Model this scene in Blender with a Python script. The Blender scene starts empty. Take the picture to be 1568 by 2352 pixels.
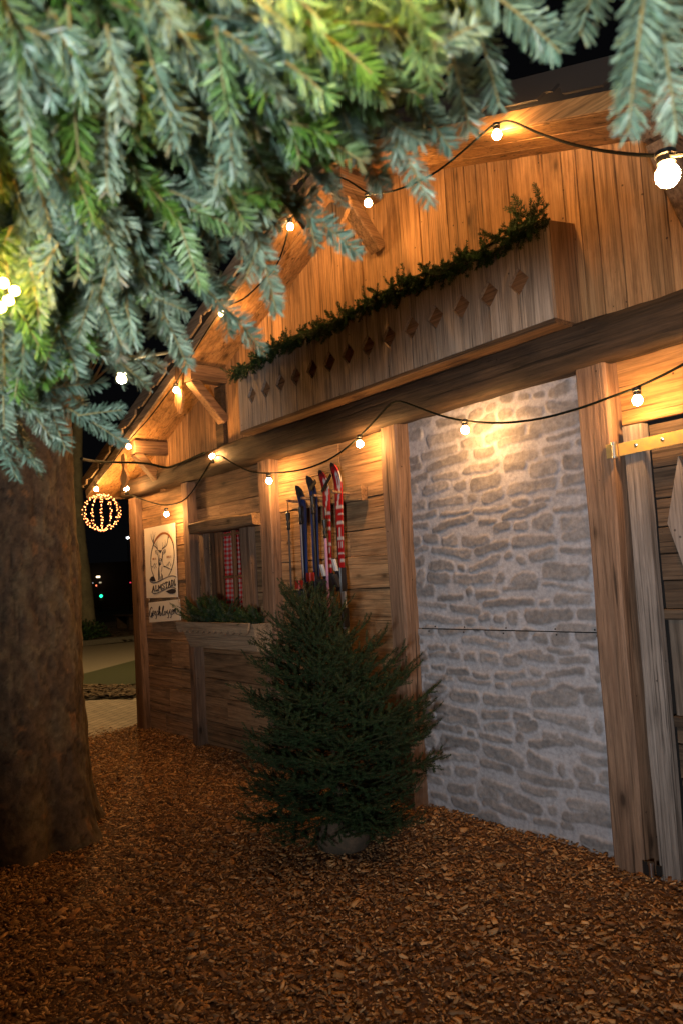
import bpy, math, random
import numpy as np
from math import sin, cos, pi, radians
from mathutils import Vector, Matrix

sc = bpy.context.scene
COL = sc.collection

# ------------------------------------------------------------------ camera
CZ = 1.5
def _cam(f=1750., h=150., roll=.0575, vx=-590.):
    u = vx-784; v = h-roll*u
    X = -np.array([u, v, f]); X /= np.linalg.norm(X)
    Z = -np.array([roll, 1, -h/f]); Z /= np.linalg.norm(Z)
    return np.array([X, np.cross(Z, X), Z])
RC = _cam()
def ray(px, py): return RC @ np.array([px-784., py-1176., 1750.])
def at(px, py, Y):
    r = ray(px, py); t = Y/r[1]; return np.array([0, 0, CZ])+r*t
def gnd(px, py, z=0.):
    r = ray(px, py); t = (z-CZ)/r[2]; return np.array([0, 0, CZ])+r*t
def dist(px, py, d):
    r = ray(px, py); return np.array([0, 0, CZ])+r/np.linalg.norm(r)*d
cd = bpy.data.cameras.new('camera'); cam = bpy.data.objects.new('camera', cd); COL.objects.link(cam)
cd.sensor_fit = 'VERTICAL'; cd.sensor_height = 36; cd.sensor_width = 24; cd.lens = 1750/2352*36
m = Matrix.Identity(4)
for i in range(3):
    m[i][0] = RC[i][0]; m[i][1] = -RC[i][1]; m[i][2] = -RC[i][2]
m[2][3] = CZ
cam.matrix_world = m
cd.clip_start = .05; cd.clip_end = 500
cd.dof.use_dof = True; cd.dof.focus_distance = 5.0; cd.dof.aperture_fstop = 5.0
sc.camera = cam

# ------------------------------------------------------------------ night world, exposure
w = bpy.data.worlds.new('World'); sc.world = w; w.use_nodes = True
w.node_tree.nodes['Background'].inputs[0].default_value = (.5, .5, .6, 1)
w.node_tree.nodes['Background'].inputs[1].default_value = .0035
vs = sc.view_settings; vs.view_transform = 'Standard'; vs.look = 'None'; vs.exposure = 0; vs.gamma = 1
sc.cycles.max_bounces = 6
sc.cycles.sample_clamp_indirect = 4
try: sc.cycles.use_denoising = True
except Exception: pass

# cool-white flood lamp behind the camera that lights the fir, the stone panel and the hut front
FLOOD = (.75, -1.5, 1.22)
ld = bpy.data.lights.new('flood_lamp', 'SPOT'); fl = bpy.data.objects.new('flood_lamp', ld); COL.objects.link(fl)
ld.energy = 720; ld.color = (.93, .97, 1.0); ld.shadow_soft_size = .16; ld.spot_size = radians(80); ld.spot_blend = .9
fl.location = FLOOD
fl.rotation_euler = (Vector((-2.6, 3.3, 2.9))-Vector(FLOOD)).to_track_quat('-Z', 'Y').to_euler()

BULB_E = 740.; WARM = (1., .49, .15)

# ------------------------------------------------------------------ helpers
rng = np.random.default_rng(7)
def hsh(i, j, s):
    n = (np.asarray(i).astype(np.int64)*374761393+np.asarray(j).astype(np.int64)*668265263+int(s)*974634777) & 0x7fffffff
    n = ((n ^ (n >> 13))*1274126177) & 0x7fffffff
    return ((n ^ (n >> 16)) & 0xffff)/65535.
def vn(x, y, s=0):
    x = np.asarray(x, float); y = np.asarray(y, float)
    i = np.floor(x); j = np.floor(y); u = x-i; v = y-j; u = u*u*(3-2*u); v = v*v*(3-2*v)
    return (hsh(i, j, s)*(1-u)+hsh(i+1, j, s)*u)*(1-v)+(hsh(i, j+1, s)*(1-u)+hsh(i+1, j+1, s)*u)*v
def fbm(x, y, s=0, o=4):
    r = 0; a = .5
    for k in range(o):
        r = r+a*vn(np.asarray(x)*2**k, np.asarray(y)*2**k, s+k*11); a *= .5
    return r

def empty(name, loc, label, cat, group=None):
    o = bpy.data.objects.new(name, None); COL.objects.link(o); o.location = [float(a) for a in loc]
    o.empty_display_size = .1
    tag(o, label, cat, group); return o
def tag(o, label, cat, group=None):
    o['label'] = label; o['category'] = cat
    if group: o['group'] = group
    return o
def worldloc(o):
    v = np.zeros(3)
    while o is not None: v = v+np.array(o.location); o = o.parent
    return v
def mesh(name, V, F, mat, parent=None, col=None, smooth=False, origin=None, mi=None):
    """V world-space verts (N,3), F list of faces or (M,k) array"""
    V = np.asarray(V, float)
    base = worldloc(parent) if parent is not None else np.zeros(3)
    if origin is None and parent is None: origin = V.mean(0)*[1, 1, 0]+[0, 0, V[:, 2].min()]
    off = base if parent is not None else np.array(origin, float)
    me = bpy.data.meshes.new(name)
    if isinstance(F, np.ndarray):
        n, k = F.shape
        me.vertices.add(len(V)); me.vertices.foreach_set('co', (V-off).astype(np.float32).ravel())
        me.loops.add(n*k); me.loops.foreach_set('vertex_index', F.astype(np.int32).ravel())
        me.polygons.add(n); me.polygons.foreach_set('loop_start', (np.arange(n)*k).astype(np.int32))
        me.update(calc_edges=True)
    else:
        me.from_pydata([tuple(a) for a in (V-off)], [], F)
    for mm in (mat if isinstance(mat, (list, tuple)) else [mat]): me.materials.append(mm)
    if mi is not None: me.polygons.foreach_set('material_index', np.asarray(mi, np.int32))
    if col is not None:
        a = me.color_attributes.new('tint', 'FLOAT_COLOR', 'POINT')
        c = np.ones((len(V), 4), np.float32); c[:, :3] = col; a.data.foreach_set('color', c.ravel())
    if smooth: me.polygons.foreach_set('use_smooth', np.ones(len(me.polygons), bool))
    me.validate()
    o = bpy.data.objects.new(name, me); COL.objects.link(o)
    if parent is not None: o.parent = parent
    else: o.location = off
    return o
class MB:
    def __init__(s): s.V = []; s.F = []; s.C = []; s.n = 0
    def add(s, V, F, c=None):
        V = np.asarray(V, float); s.V.append(V); s.F += [tuple(int(i)+s.n for i in f) for f in F]; s.n += len(V)
        if c is not None: s.C.append(np.broadcast_to(np.asarray(c, float), (len(V), 3)))
        return s
    def build(s, name, mat, parent=None, smooth=False, origin=None):
        return mesh(name, np.concatenate(s.V), s.F, mat, parent, np.concatenate(s.C) if s.C else None, smooth, origin)
    # long piece of timber from a to b, cross axes u,v (half sizes), chamfer, wobble
    def timber(s, a, b, u, v, hu, hv, n=1, jit=0., ch=.004, c=None, flat=False):
        a = np.array(a, float); b = np.array(b, float); u = np.array(u, float); v = np.array(v, float)
        sd = rng.integers(1e6); V = []; F = []
        prof = [(-1, -1, 1, 0), (-1, -1, 0, 1), (-1, 1, 0, -1), (-1, 1, 1, 0), (1, 1, -1, 0), (1, 1, 0, -1), (1, -1, 0, 1), (1, -1, -1, 0)]
        L = np.linalg.norm(b-a)
        for i in range(n+1):
            t = i/n; p = a+(b-a)*t
            for k, (x, y, cx, cy) in enumerate(prof):
                q = p+u*(x*hu+cx*ch)+v*(y*hv+cy*ch)
                if jit:
                    kk = k//2
                    q = q+u*jit*(vn(t*L*3.1+kk*7.3, kk*3.7, sd)-.5)*2+v*jit*(vn(t*L*3.1+kk*5.1+50, kk*2.7, sd)-.5)*2+u*jit*.5*(vn(t*L*14, kk*3.1+k*.3, sd+5)-.5)
                V.append(q)
        for i in range(n):
            for k in range(8): F.append((i*8+k, i*8+(k+1) % 8, (i+1)*8+(k+1) % 8, (i+1)*8+k))
        F.append(tuple(range(7, -1, -1))); F.append(tuple(n*8+k for k in range(8)))
        return s.add(V, F, c)
    def box(s, x0, x1, y0, y1, z0, z1, c=None, ch=.002):
        return s.timber(((x0+x1)/2, (y0+y1)/2, z0), ((x0+x1)/2, (y0+y1)/2, z1), (1, 0, 0), (0, 1, 0), (x1-x0)/2, (y1-y0)/2, c=c, ch=min(ch, (x1-x0)/4, (y1-y0)/4))
    def tube(s, P, r, k=6, c=None, caps=True):
        P = np.asarray(P, float); n = len(P); r = np.broadcast_to(r, (n,)); V = []; F = []
        T = np.gradient(P, axis=0); T /= np.linalg.norm(T, axis=1)[:, None]+1e-9
        ref = np.array([0, 0, 1.]) if abs(T[0][2]) < .9 else np.array([1., 0, 0])
        for i in range(n):
            a = np.cross(T[i], ref); a /= np.linalg.norm(a)+1e-9; b = np.cross(T[i], a)
            ref = np.cross(a, T[i])
            for j in range(k):
                th = 2*pi*j/k; V.append(P[i]+r[i]*(cos(th)*a+sin(th)*b))
        for i in range(n-1):
            for j in range(k): F.append((i*k+j, i*k+(j+1) % k, (i+1)*k+(j+1) % k, (i+1)*k+j))
        if caps: F.append(tuple(range(k-1, -1, -1))); F.append(tuple((n-1)*k+j for j in range(k)))
        return s.add(V, F, c)
    def lathe(s, c0, prof, k=16, axis=(0, 0, 1), c=None):
        ax = Vector(axis).normalized(); q = Vector((0, 0, 1)).rotation_difference(ax); V = []; F = []
        for r, z in prof:
            for j in range(k):
                th = 2*pi*j/k; p = q @ Vector((r*cos(th), r*sin(th), z)); V.append(np.array(c0, float)+np.array(p))
        n = len(prof)
        for i in range(n-1):
            for j in range(k): F.append((i*k+j, i*k+(j+1) % k, (i+1)*k+(j+1) % k, (i+1)*k+j))
        F.append(tuple(range(k-1, -1, -1))); F.append(tuple((n-1)*k+j for j in range(k)))
        return s.add(V, F, c)
    def prism(s, pts, y0, y1, c=None):
        n = len(pts); V = [(x, y0, z) for x, z in pts]+[(x, y1, z) for x, z in pts]
        F = [tuple(range(n)), tuple(range(2*n-1, n-1, -1))]+[(i, i+n, (i+1) % n+n, (i+1) % n) for i in range(n)]
        return s.add(V, F, c)

# ------------------------------------------------------------------ materials
def nt(name):
    m = bpy.data.materials.new(name); m.use_nodes = True; t = m.node_tree
    return m, t, t.nodes['Principled BSDF']
def N(t, typ, **kw):
    n = t.nodes.new(typ)
    for k, v in kw.items():
        if k.startswith('i'):
            n.inputs[int(k[1:])].default_value = v
        else: setattr(n, k, v)
    return n
def plain(name, c, rough=.6, metal=0., spec=None):
    m, t, b = nt(name); b.inputs['Base Color'].default_value = (*c, 1); b.inputs['Roughness'].default_value = rough; b.inputs['Metallic'].default_value = metal
    return m
def emit(name, c, s):
    m, t, b = nt(name); b.inputs['Base Color'].default_value = (*c, 1)
    b.inputs['Emission Color'].default_value = (*c, 1); b.inputs['Emission Strength'].default_value = s; return m
def mixc(t, fac, a, b, mode='MIX'):
    n = N(t, 'ShaderNodeMix', data_type='RGBA', blend_type=mode)
    for s, v in ((0, fac), (6, a), (7, b)):
        if hasattr(v, 'is_linked'): t.links.new(v, n.inputs[s])
        else: n.inputs[s].default_value = v if s == 0 else (*v, 1)
    return n.outputs[2]
def ramp(t, src, pts):
    r = N(t, 'ShaderNodeValToRGB'); t.links.new(src, r.inputs[0]); e = r.color_ramp.elements
    while len(e) < len(pts): e.new(.5)
    for i, (p, c) in enumerate(pts): e[i].position = p; e[i].color = (c, c, c, 1) if not hasattr(c, '__len__') else (*c, 1)
    return r.outputs[0]
def wood(name, c1, c2, dark, axis='Z', var=.35, blot=.5, knots=True, rough=.75, bump=.5, fine=1.):
    m, t, b = nt(name); L = t.links
    tc = N(t, 'ShaderNodeTexCoord'); geo = N(t, 'ShaderNodeNewGeometry')
    comb = N(t, 'ShaderNodeCombineXYZ')
    for k, f in enumerate((31.7, 17.3, 53.1)):
        mm = N(t, 'ShaderNodeMath', operation='MULTIPLY', i1=f); L.new(geo.outputs['Random Per Island'], mm.inputs[0]); L.new(mm.outputs[0], comb.inputs[k])
    add = N(t, 'ShaderNodeVectorMath', operation='ADD'); L.new(tc.outputs['Object'], add.inputs[0]); L.new(comb.outputs[0], add.inputs[1])
    def mp(cross, along):
        q = N(t, 'ShaderNodeMapping'); s = [cross]*3; s['XYZ'.index(axis)] = along
        q.inputs['Scale'].default_value = s; L.new(add.outputs[0], q.inputs[0]); return q.outputs[0]
    def noise(vec, sc_=1, det=4, ro=.6, dis=0):
        n = N(t, 'ShaderNodeTexNoise'); n.inputs['Scale'].default_value = sc_; n.inputs['Detail'].default_value = det; n.inputs['Roughness'].default_value = ro; n.inputs['Distortion'].default_value = dis
        L.new(vec, n.inputs[0]); return n.outputs[0]
    streak = noise(mp(38*fine, 1.3), 1, 6, .7, .2)
    fib = noise(mp(120*fine, 3), 1, 4, .75)
    big = noise(mp(6.5*fine, .22), 1, 2, .5, .15)
    sn = N(t, 'ShaderNodeMath', operation='MULTIPLY', i1=60.); L.new(big, sn.inputs[0])
    sn2 = N(t, 'ShaderNodeMath', operation='SINE'); L.new(sn.outputs[0], sn2.inputs[0])
    rings = ramp(t, sn2.outputs[0], [(.0, 1.), (.7, .93), (1., .62)])
    col = mixc(t, ramp(t, streak, [(.32, 0.), (.66, 1.)]), c1, c2)
    col = mixc(t, .75, col, rings, 'MULTIPLY')
    bl = noise(mp(7, 2.2), 1, 6, .7)
    bf = N(t, 'ShaderNodeMath', operation='MULTIPLY', i1=blot); L.new(ramp(t, bl, [(.5, 0.), (.72, 1.)]), bf.inputs[0])
    col = mixc(t, bf.outputs[0], col, dark)
    col = mixc(t, .6, col, ramp(t, fib, [(.36, .30), (.56, 1.)]), 'MULTIPLY')
    if knots:
        vo = N(t, 'ShaderNodeTexVoronoi'); vo.inputs['Scale'].default_value = 1; vo.inputs['Randomness'].default_value = 1
        L.new(mp(6, 2.6), vo.inputs[0])
        kn = ramp(t, vo.outputs[0], [(.05, 1.), (.12, .0)])
        col = mixc(t, kn, col, tuple(a*.35 for a in c2))
        kr = ramp(t, vo.outputs[0], [(.12, .6), (.28, 1.)]); col = mixc(t, .6, col, kr, 'MULTIPLY')
    vn_ = N(t, 'ShaderNodeTexVoronoi'); vn_.inputs['Scale'].default_value = 10; L.new(tc.outputs['Object'], vn_.inputs[0])
    col = mixc(t, .8, col, ramp(t, vn_.outputs[0], [(.045, .12), (.065, 1.)]), 'MULTIPLY')
    ck = noise(mp(62*fine, .8), 1, 3, .6); col = mixc(t, .85, col, ramp(t, ck, [(.335, .22), (.375, 1.)]), 'MULTIPLY')
    # long dark weather streaks
    ws = noise(mp(9, .6), 1, 5, .75); col = mixc(t, .6, col, ramp(t, ws, [(.30, .35), (.46, 1.)]), 'MULTIPLY')
    # each board its own tone
    wn = N(t, 'ShaderNodeTexWhiteNoise', noise_dimensions='1D'); L.new(geo.outputs['Random Per Island'], wn.inputs['W'])
    tone = ramp(t, wn.outputs[0], [(0., 1-var), (1., 1.)])
    col = mixc(t, 1., col, tone, 'MULTIPLY')
    L.new(col, b.inputs['Base Color'])
    b.inputs['Roughness'].default_value = rough; b.inputs['Specular IOR Level'].default_value = .3
    ad = N(t, 'ShaderNodeMath', operation='ADD'); L.new(fib, ad.inputs[0]); L.new(rings, ad.inputs[1])
    bp = N(t, 'ShaderNodeBump'); bp.inputs['Strength'].default_value = bump; bp.inputs['Distance'].default_value = .004
    L.new(ad.outputs[0], bp.inputs['Height']); L.new(bp.outputs[0], b.inputs['Normal'])
    return m
def vcol(name, rough=.7, bumps=None, trans=0., spec=.3, sheen=0):
    m, t, b = nt(name); a = N(t, 'ShaderNodeAttribute', attribute_name='tint'); col = a.outputs[0]
    if bumps:
        sc_, dst, var = bumps
        tc = N(t, 'ShaderNodeTexCoord'); n = N(t, 'ShaderNodeTexNoise'); n.inputs['Scale'].default_value = sc_; n.inputs['Detail'].default_value = 6; n.inputs['Roughness'].default_value = .65
        t.links.new(tc.outputs['Object'], n.inputs[0])
        bp = N(t, 'ShaderNodeBump'); bp.inputs['Distance'].default_value = dst; bp.inputs['Strength'].default_value = .8
        t.links.new(n.outputs[0], bp.inputs['Height']); t.links.new(bp.outputs[0], b.inputs['Normal'])
        col = mixc(t, var, col, ramp(t, n.outputs[0], [(.3, .45), (.65, 1.15)]), 'MULTIPLY')
    t.links.new(col, b.inputs['Base Color']); b.inputs['Roughness'].default_value = rough; b.inputs['Specular IOR Level'].default_value = spec
    if trans:
        tr = N(t, 'ShaderNodeBsdfTranslucent'); t.links.new(a.outputs[0], tr.inputs[0]); mx = N(t, 'ShaderNodeMixShader'); mx.inputs[0].default_value = trans
        out = t.nodes['Material Output']; t.links.new(b.outputs[0], mx.inputs[1]); t.links.new(tr.outputs[0], mx.inputs[2]); t.links.new(mx.outputs[0], out.inputs[0])
    return m
def noisy(name, c1, c2, scale=5, rough=.9, bump=.01, c3=None):
    m, t, b = nt(name); tc = N(t, 'ShaderNodeTexCoord'); n = N(t, 'ShaderNodeTexNoise'); n.inputs['Scale'].default_value = scale; n.inputs['Detail'].default_value = 8; n.inputs['Roughness'].default_value = .7
    t.links.new(tc.outputs['Object'], n.inputs[0]); col = mixc(t, ramp(t, n.outputs[0], [(.38, 0.), (.62, 1.)]), c1, c2)
    if c3:
        n2 = N(t, 'ShaderNodeTexNoise'); n2.inputs['Scale'].default_value = scale*.22; n2.inputs['Detail'].default_value = 4; t.links.new(tc.outputs['Object'], n2.inputs[0])
        col = mixc(t, ramp(t, n2.outputs[0], [(.5, 0.), (.68, 1.)]), col, c3)
    t.links.new(col, b.inputs['Base Color']); b.inputs['Roughness'].default_value = rough
    bp = N(t, 'ShaderNodeBump'); bp.inputs['Distance'].default_value = bump; bp.inputs['Strength'].default_value = 1
    t.links.new(n.outputs[0], bp.inputs['Height']); t.links.new(bp.outputs[0], b.inputs['Normal']); return m

M_LOW = wood('old_boards', (.60, .37, .19), (.36, .20, .10), (.10, .075, .05), 'X', .45, .7, fine=.8)
M_GAB = wood('gable_boards', (.57, .335, .16), (.40, .21, .09), (.14, .075, .04), 'Z', .4, .65)
M_SOF = wood('soffit_boards', (.58, .33, .13), (.42, .21, .075), (.18, .09, .04), 'X', .25, .35, fine=.6)
M_POST = wood('post_wood', (.37, .235, .155), (.22, .13, .085), (.09, .06, .045), 'Z', .1, .4, fine=.8, bump=.9)
M_BEAM = wood('beam_wood', (.095, .058, .034), (.035, .023, .015), (.012, .009, .008), 'X', .15, .8, fine=.7, bump=.9)
M_BRACE = wood('brace_wood', (.36, .22, .12), (.20, .11, .06), (.10, .06, .04), 'Y', .2, .4)
M_GREY = wood('weathered_boards', (.68, .53, .41), (.50, .375, .28), (.27, .20, .165), 'Z', .3, .5, bump=.5)
M_GREYX = wood('weathered_boards_across', (.46, .35, .24), (.32, .23, .15), (.15, .12, .09), 'X', .25, .4)
M_BOXEND = wood('box_end_wood', (.46, .28, .15), (.30, .17, .09), (.17, .1, .06), 'Z', .1, .3)
M_TRIM = wood('trim_wood', (.34, .29, .26), (.23, .19, .165), (.13, .11, .10), 'Z', .1, .4, bump=.8)
M_DOOR = wood('door_boards', (.17, .115, .075), (.085, .055, .035), (.045, .03, .022), 'X', .4, .5)
M_DOORV = wood('door_boards_upright', (.27, .22, .18), (.17, .13, .10), (.09, .07, .055), 'Z', .3, .4)
M_DARK = plain('dark_void', (.006, .005, .005), 1)
M_BLACK = plain('black_plastic', (.012, .012, .012), .45)
M_CABLE = plain('cable_rubber', (.004, .006, .004), .85); M_CABLE.node_tree.nodes['Principled BSDF'].inputs['Specular IOR Level'].default_value = .15
M_BRASS = noisy('yellow_zinc', (.62, .42, .12), (.48, .34, .14), 30, .42, .0005); M_BRASS.node_tree.nodes['Principled BSDF'].inputs['Metallic'].default_value = .35
M_STEEL = plain('steel', (.5, .5, .5), .3, 1.)
M_VC = vcol('painted_surface', .35)
M_STONE = vcol('stone_cast', .9, (38, .004, .6))
M_NEEDLE = vcol('fir_needles', .42, None, .25, .4)
M_SPRUCE = vcol('spruce_needles', .6, None, .15, .2)
M_TW = vcol('green_twig', .8)
M_TWIG = noisy('twig_bark', (.16, .085, .045), (.26, .15, .09), 60, .85, .002)
M_CHIP = vcol('wood_chips', .85, (55, .003, .4))
M_BULB = emit('lit_bulb', WARM, BULB_E)
M_LED = emit('lit_led', (1., .30, .09), 16.)
M_SOIL = noisy('chip_bed', (.05, .024, .012), (.14, .068, .03), 70, 1, .003)
M_GRASS = noisy('grass', (.022, .026, .009), (.042, .046, .016), 40, 1, .006, (.03, .03, .012))
M_ROAD = noisy('asphalt_path', (.12, .10, .072), (.17, .14, .10), 60, .95, .003, (.13, .11, .085))
M_EARTH = noisy('bare_earth', (.03, .02, .012), (.06, .042, .028), 20, 1, .004)

# ------------------------------------------------------------------ ground
def structure(o): o['kind'] = 'structure'; return o
g = MB(); g.add([(-120, -120, -.05), (120, -120, -.05), (120, 120, -.05), (-120, 120, -.05)], [(0, 1, 2, 3)])
structure(g.build('ground', noisy('park_ground', (.03, .038, .012), (.05, .045, .025), 12, 1, .004), origin=(0, 0, 0)))
# chip bed sheet, gently uneven
def hz(x, y): return .035*(vn(x*1.3, y*1.3, 3)-.5)+.012*(vn(x*5, y*5, 4)-.5)+.05*np.exp(-((y-3.35)/.25)**2)*(x > -7.95)*(.5+vn(x*2, y*0, 9)*.6)
edge = lambda y: -7.95+.12*(fbm(y*2, 0, 5)-.5)
xs = np.linspace(-8, 3.2, 150); ys = np.linspace(-3.5, 3.4, 110)
XX, YY = np.meshgrid(xs, ys, indexing='ij'); ZZ = hz(XX, YY)+.004
ZZ[0, :] = -.03
idx = np.arange(150*110).reshape(150, 110)
F = np.stack([idx[:-1, :-1], idx[1:, :-1], idx[1:, 1:], idx[:-1, 1:]], -1).reshape(-1, 4)
structure(mesh('chip_ground', np.stack([XX, YY, ZZ], -1).reshape(-1, 3), F, M_SOIL, smooth=True))
# loose chips
def chips(name, n, region, size, seed, dz=0.):
    r = np.random.default_rng(seed)
    x = r.uniform(region[0], region[1], n); y = r.uniform(region[2], region[3], n)
    # keep what the place could show: in front of the hut line and inside the chip bed
    keep = (x > edge(y)+.0*x) & (y < 3.36)
    keep |= (x > -8.35) & (y < 3.2) & (r.random(n) < .10)
    x, y = x[keep], y[keep]; n = len(x)
    L = size*r.lognormal(0, .45, n); W = L*r.uniform(.22, .6, n); H = L*r.uniform(.08, .22, n)
    L = np.clip(L, .006, .06); a = r.uniform(0, 2*pi, n); tl = r.normal(0, .28, n); rl = r.normal(0, .35, n)
    d = np.stack([np.cos(a)*np.cos(tl), np.sin(a)*np.cos(tl), np.sin(tl)], 1)
    s = np.stack([-np.sin(a), np.cos(a), np.zeros(n)], 1)*np.cos(rl)[:, None]+np.array([0, 0, 1.])*np.sin(rl)[:, None]
    u = np.cross(d, s); c = np.stack([x, y, hz(x, y)+.008+r.uniform(0, .02, n)+dz], 1)
    V = []
    for (i, j, k) in ((-1, -1, 0), (1, -.6, 0), (.8, 1, 0), (-.9, .8, 0), (-.9, -.8, 1), (.9, -.5, 1), (.75, .85, 1), (-.8, .7, 1)):
        ji = 1+r.normal(0, .15, n)
        V.append(c+d*(L*.5*i*ji)[:, None]+s*(W*.5*j)[:, None]+u*(H*k)[:, None])
    V = np.stack(V, 1).reshape(-1, 3)
    b = np.arange(n)[:, None]*8
    F = np.concatenate([b+np.array(q) for q in ((4, 5, 6, 7), (0, 1, 5, 4), (1, 2, 6, 5), (2, 3, 7, 6), (3, 0, 4, 7))])
    pal = np.array([(.50, .27, .11), (.36, .17, .065), (.24, .11, .045), (.62, .38, .19), (.14, .07, .035), (.44, .25, .12), (.30, .19, .11)])
    p = r.choice(len(pal), n, p=[.22, .24, .17, .08, .14, .1, .05]); C = pal[p]*r.uniform(.36, 1.12, (n, 1))*np.array((1., 1., .98))
    o = mesh(name, V, F, M_CHIP, col=np.repeat(C, 8, 0)); o['kind'] = 'stuff'; return o
o = chips('wood_chips', 170000, (-8.4, .8, .1, 3.4), .0148, 11)
o['label'] = 'orange brown wood chips strewn thickly over the ground in front of the hut'; o['category'] = 'wood chips'

# paving and lawns to the left, as strips
def strip(name, top, bot, z, mat):
    """ground between two boundary lines, each given by two pixels"""
    def ln(p, x): (x0, y0), (x1, y1) = p; return gnd(x, y0+(y1-y0)*(x-x0)/(x1-x0))
    xs_ = np.linspace(90, 430, 12); V = np.array([ln(bot, x) for x in xs_]+[ln(top, x) for x in xs_]); V[:, 2] = z
    return structure(mesh(name, V, [(i, i+1, i+13, i+12) for i in range(11)], mat))
mp_, t, b = nt('paving_blocks')
tc = N(t, 'ShaderNodeTexCoord'); mpn = N(t, 'ShaderNodeMapping'); mpn.inputs['Rotation'].default_value = (0, 0, radians(52)); t.links.new(tc.outputs['Object'], mpn.inputs[0])
br = N(t, 'ShaderNodeTexBrick'); br.inputs['Scale'].default_value = 1; br.inputs['Brick Width'].default_value = .2; br.inputs['Row Height'].default_value = .1; br.inputs['Mortar Size'].default_value = .006
br.inputs['Color1'].default_value = (.40, .31, .22, 1); br.inputs['Color2'].default_value = (.33, .25, .17, 1); br.inputs['Mortar'].default_value = (.12, .09, .06, 1)
t.links.new(mpn.outputs[0], br.inputs[0])
nn = N(t, 'ShaderNodeTexNoise'); nn.inputs['Scale'].default_value = 6; nn.inputs['Detail'].default_value = 6; t.links.new(tc.outputs['Object'], nn.inputs[0])
t.links.new(mixc(t, .6, br.outputs[0], ramp(t, nn.outputs[0], [(.35, .6), (.65, 1.)]), 'MULTIPLY'), b.inputs['Base Color']); b.inputs['Roughness'].default_value = .85
pa = gnd(180, 1610); pd_ = gnd(305, 1603)-pa; pd_ /= np.linalg.norm(pd_)
V = np.array([pa-pd_*12, (-7.7, -9, 0), (-7.7, 2.5, 0), (-7.7, 3.6, 0), (-7.7, 14, 0), pa+pd_*22, pa+pd_*.5], float); V[:, 2] = -.002
structure(mesh('paving', V, [(0, 1, 2, 6), (6, 2, 3, 5), (5, 3, 4)], mp_))
L0 = ((180, 1612), (305, 1603)); L1 = ((180, 1582), (305, 1574)); L2 = ((177, 1554), (305, 1520)); L3 = ((180, 1486), (305, 1474)); L4 = ((180, 1480), (305, 1466)); L5 = ((180, 1452), (305, 1440)); L6 = ((180, 1437), (305, 1422)); L7 = ((180, 1409), (305, 1405))
strip('soil_bed', L1, L0, -.006, M_EARTH)
strip('lawn', L2, L1, .02, M_GRASS)
strip('path', L3, L2, .0, M_ROAD)
strip('leaf_strip', L5, L4, .02, noisy('leafy_earth', (.035, .028, .014), (.10, .06, .03), 14, 1, .005, (.13, .10, .07)))
strip('far_path', L6, L5, .0, M_ROAD)
strip('far_lawn', L7, L6, .02, M_GRASS)
k4 = (gnd(*L4[0])+gnd(*L3[0]))/2; k4b = (gnd(*L4[1])+gnd(*L3[1]))/2; dk = (k4b-k4)/np.linalg.norm(k4b-k4)
kb = MB(); kb.timber(k4-dk*12+[0, 0, .05], k4+dk*30+[0, 0, .05], (-dk[1], dk[0], 0), (0, 0, 1), .18, .07)
structure(kb.build('kerb', noisy('kerb_stone', (.09, .08, .07), (.13, .12, .10), 20)))
# fallen leaves on the strips
r = np.random.default_rng(4); n = 900
p = np.array([gnd(a, b_) for a, b_ in zip(r.uniform(170, 310, n), np.where(r.random(n) < .55, r.uniform(1578, 1606, n), r.uniform(1442, 1474, n)))])
s_ = r.uniform(.03, .06, n)*np.clip(np.abs(p[:, 0])/10, 1, 2); a = r.uniform(0, 6.3, n); V = np.zeros((n, 4, 3))
for k in range(4):
    th = a+k*pi/2; V[:, k, 0] = p[:, 0]+np.cos(th)*s_*(1, .6, 1, .6)[k]; V[:, k, 1] = p[:, 1]+np.sin(th)*s_*(1, .6, 1, .6)[k]; V[:, k, 2] = .03+r.uniform(0, .03, n)
C = np.array([(.22, .13, .06), (.12, .07, .03), (.3, .2, .12)])[r.choice(3, n)]
o = mesh('fallen_leaves', V.reshape(-1, 3), np.arange(n*4).reshape(n, 4), M_CHIP, col=np.repeat(C*.55, 4, 0)); o['kind'] = 'stuff'; o['label'] = 'dry fallen leaves on the soil beside the far lawn'; o['category'] = 'leaves'

# ------------------------------------------------------------------ the hut
RX, RZ, SL = -3.66, 4.16, .36
XL, XR = -7.85, .53
roofz = lambda x: RZ-SL*abs(x-RX)
hut = empty('wooden_hut', (RX, 3.4, 0), 'rustic timber hut with gabled roof, weathered boards, heavy beam and one faux stone panel', 'hut')
WX0, WX1, WZ0, WZ1 = -6.22, -5.50, 1.02, 1.97     # window opening
def hboards(x0, x1, z0, z1, y, hmin=.15, hmax=.27, hole=None, th=.03, mb=None):
    mb = mb or MB(); z = z0
    while z < z1-.01:
        h = min(rng.uniform(hmin, hmax), z1-z)
        if z1-z-h < .06: h = z1-z
        if hole:
            for hz_ in (hole[2], hole[3]):
                if z+.002 < hz_ < z+h: h = hz_-z
        segs = [(x0, x1)]
        if hole and z+h > hole[2] and z < hole[3]: segs = [(x0, hole[0]), (hole[1], x1)]
        for a, b_ in segs:
            # some boards are butted from two lengths
            cuts = [a, b_] if rng.random() < .6 or b_-a < 1 else [a, a+(b_-a)*rng.uniform(.3, .7), b_]
            for q in range(len(cuts)-1):
                yy = y+rng.uniform(-.004, .004)
                mb.timber((cuts[q]+.001, yy+th/2, z+h/2), (cuts[q+1]-.001, yy+th/2, z+h/2), (0, 0, 1), (0, 1, 0), h/2-.0022, th/2, n=max(2, int((b_-a)*4)), jit=.0028, ch=.002)
        z += h
    return mb
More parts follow.
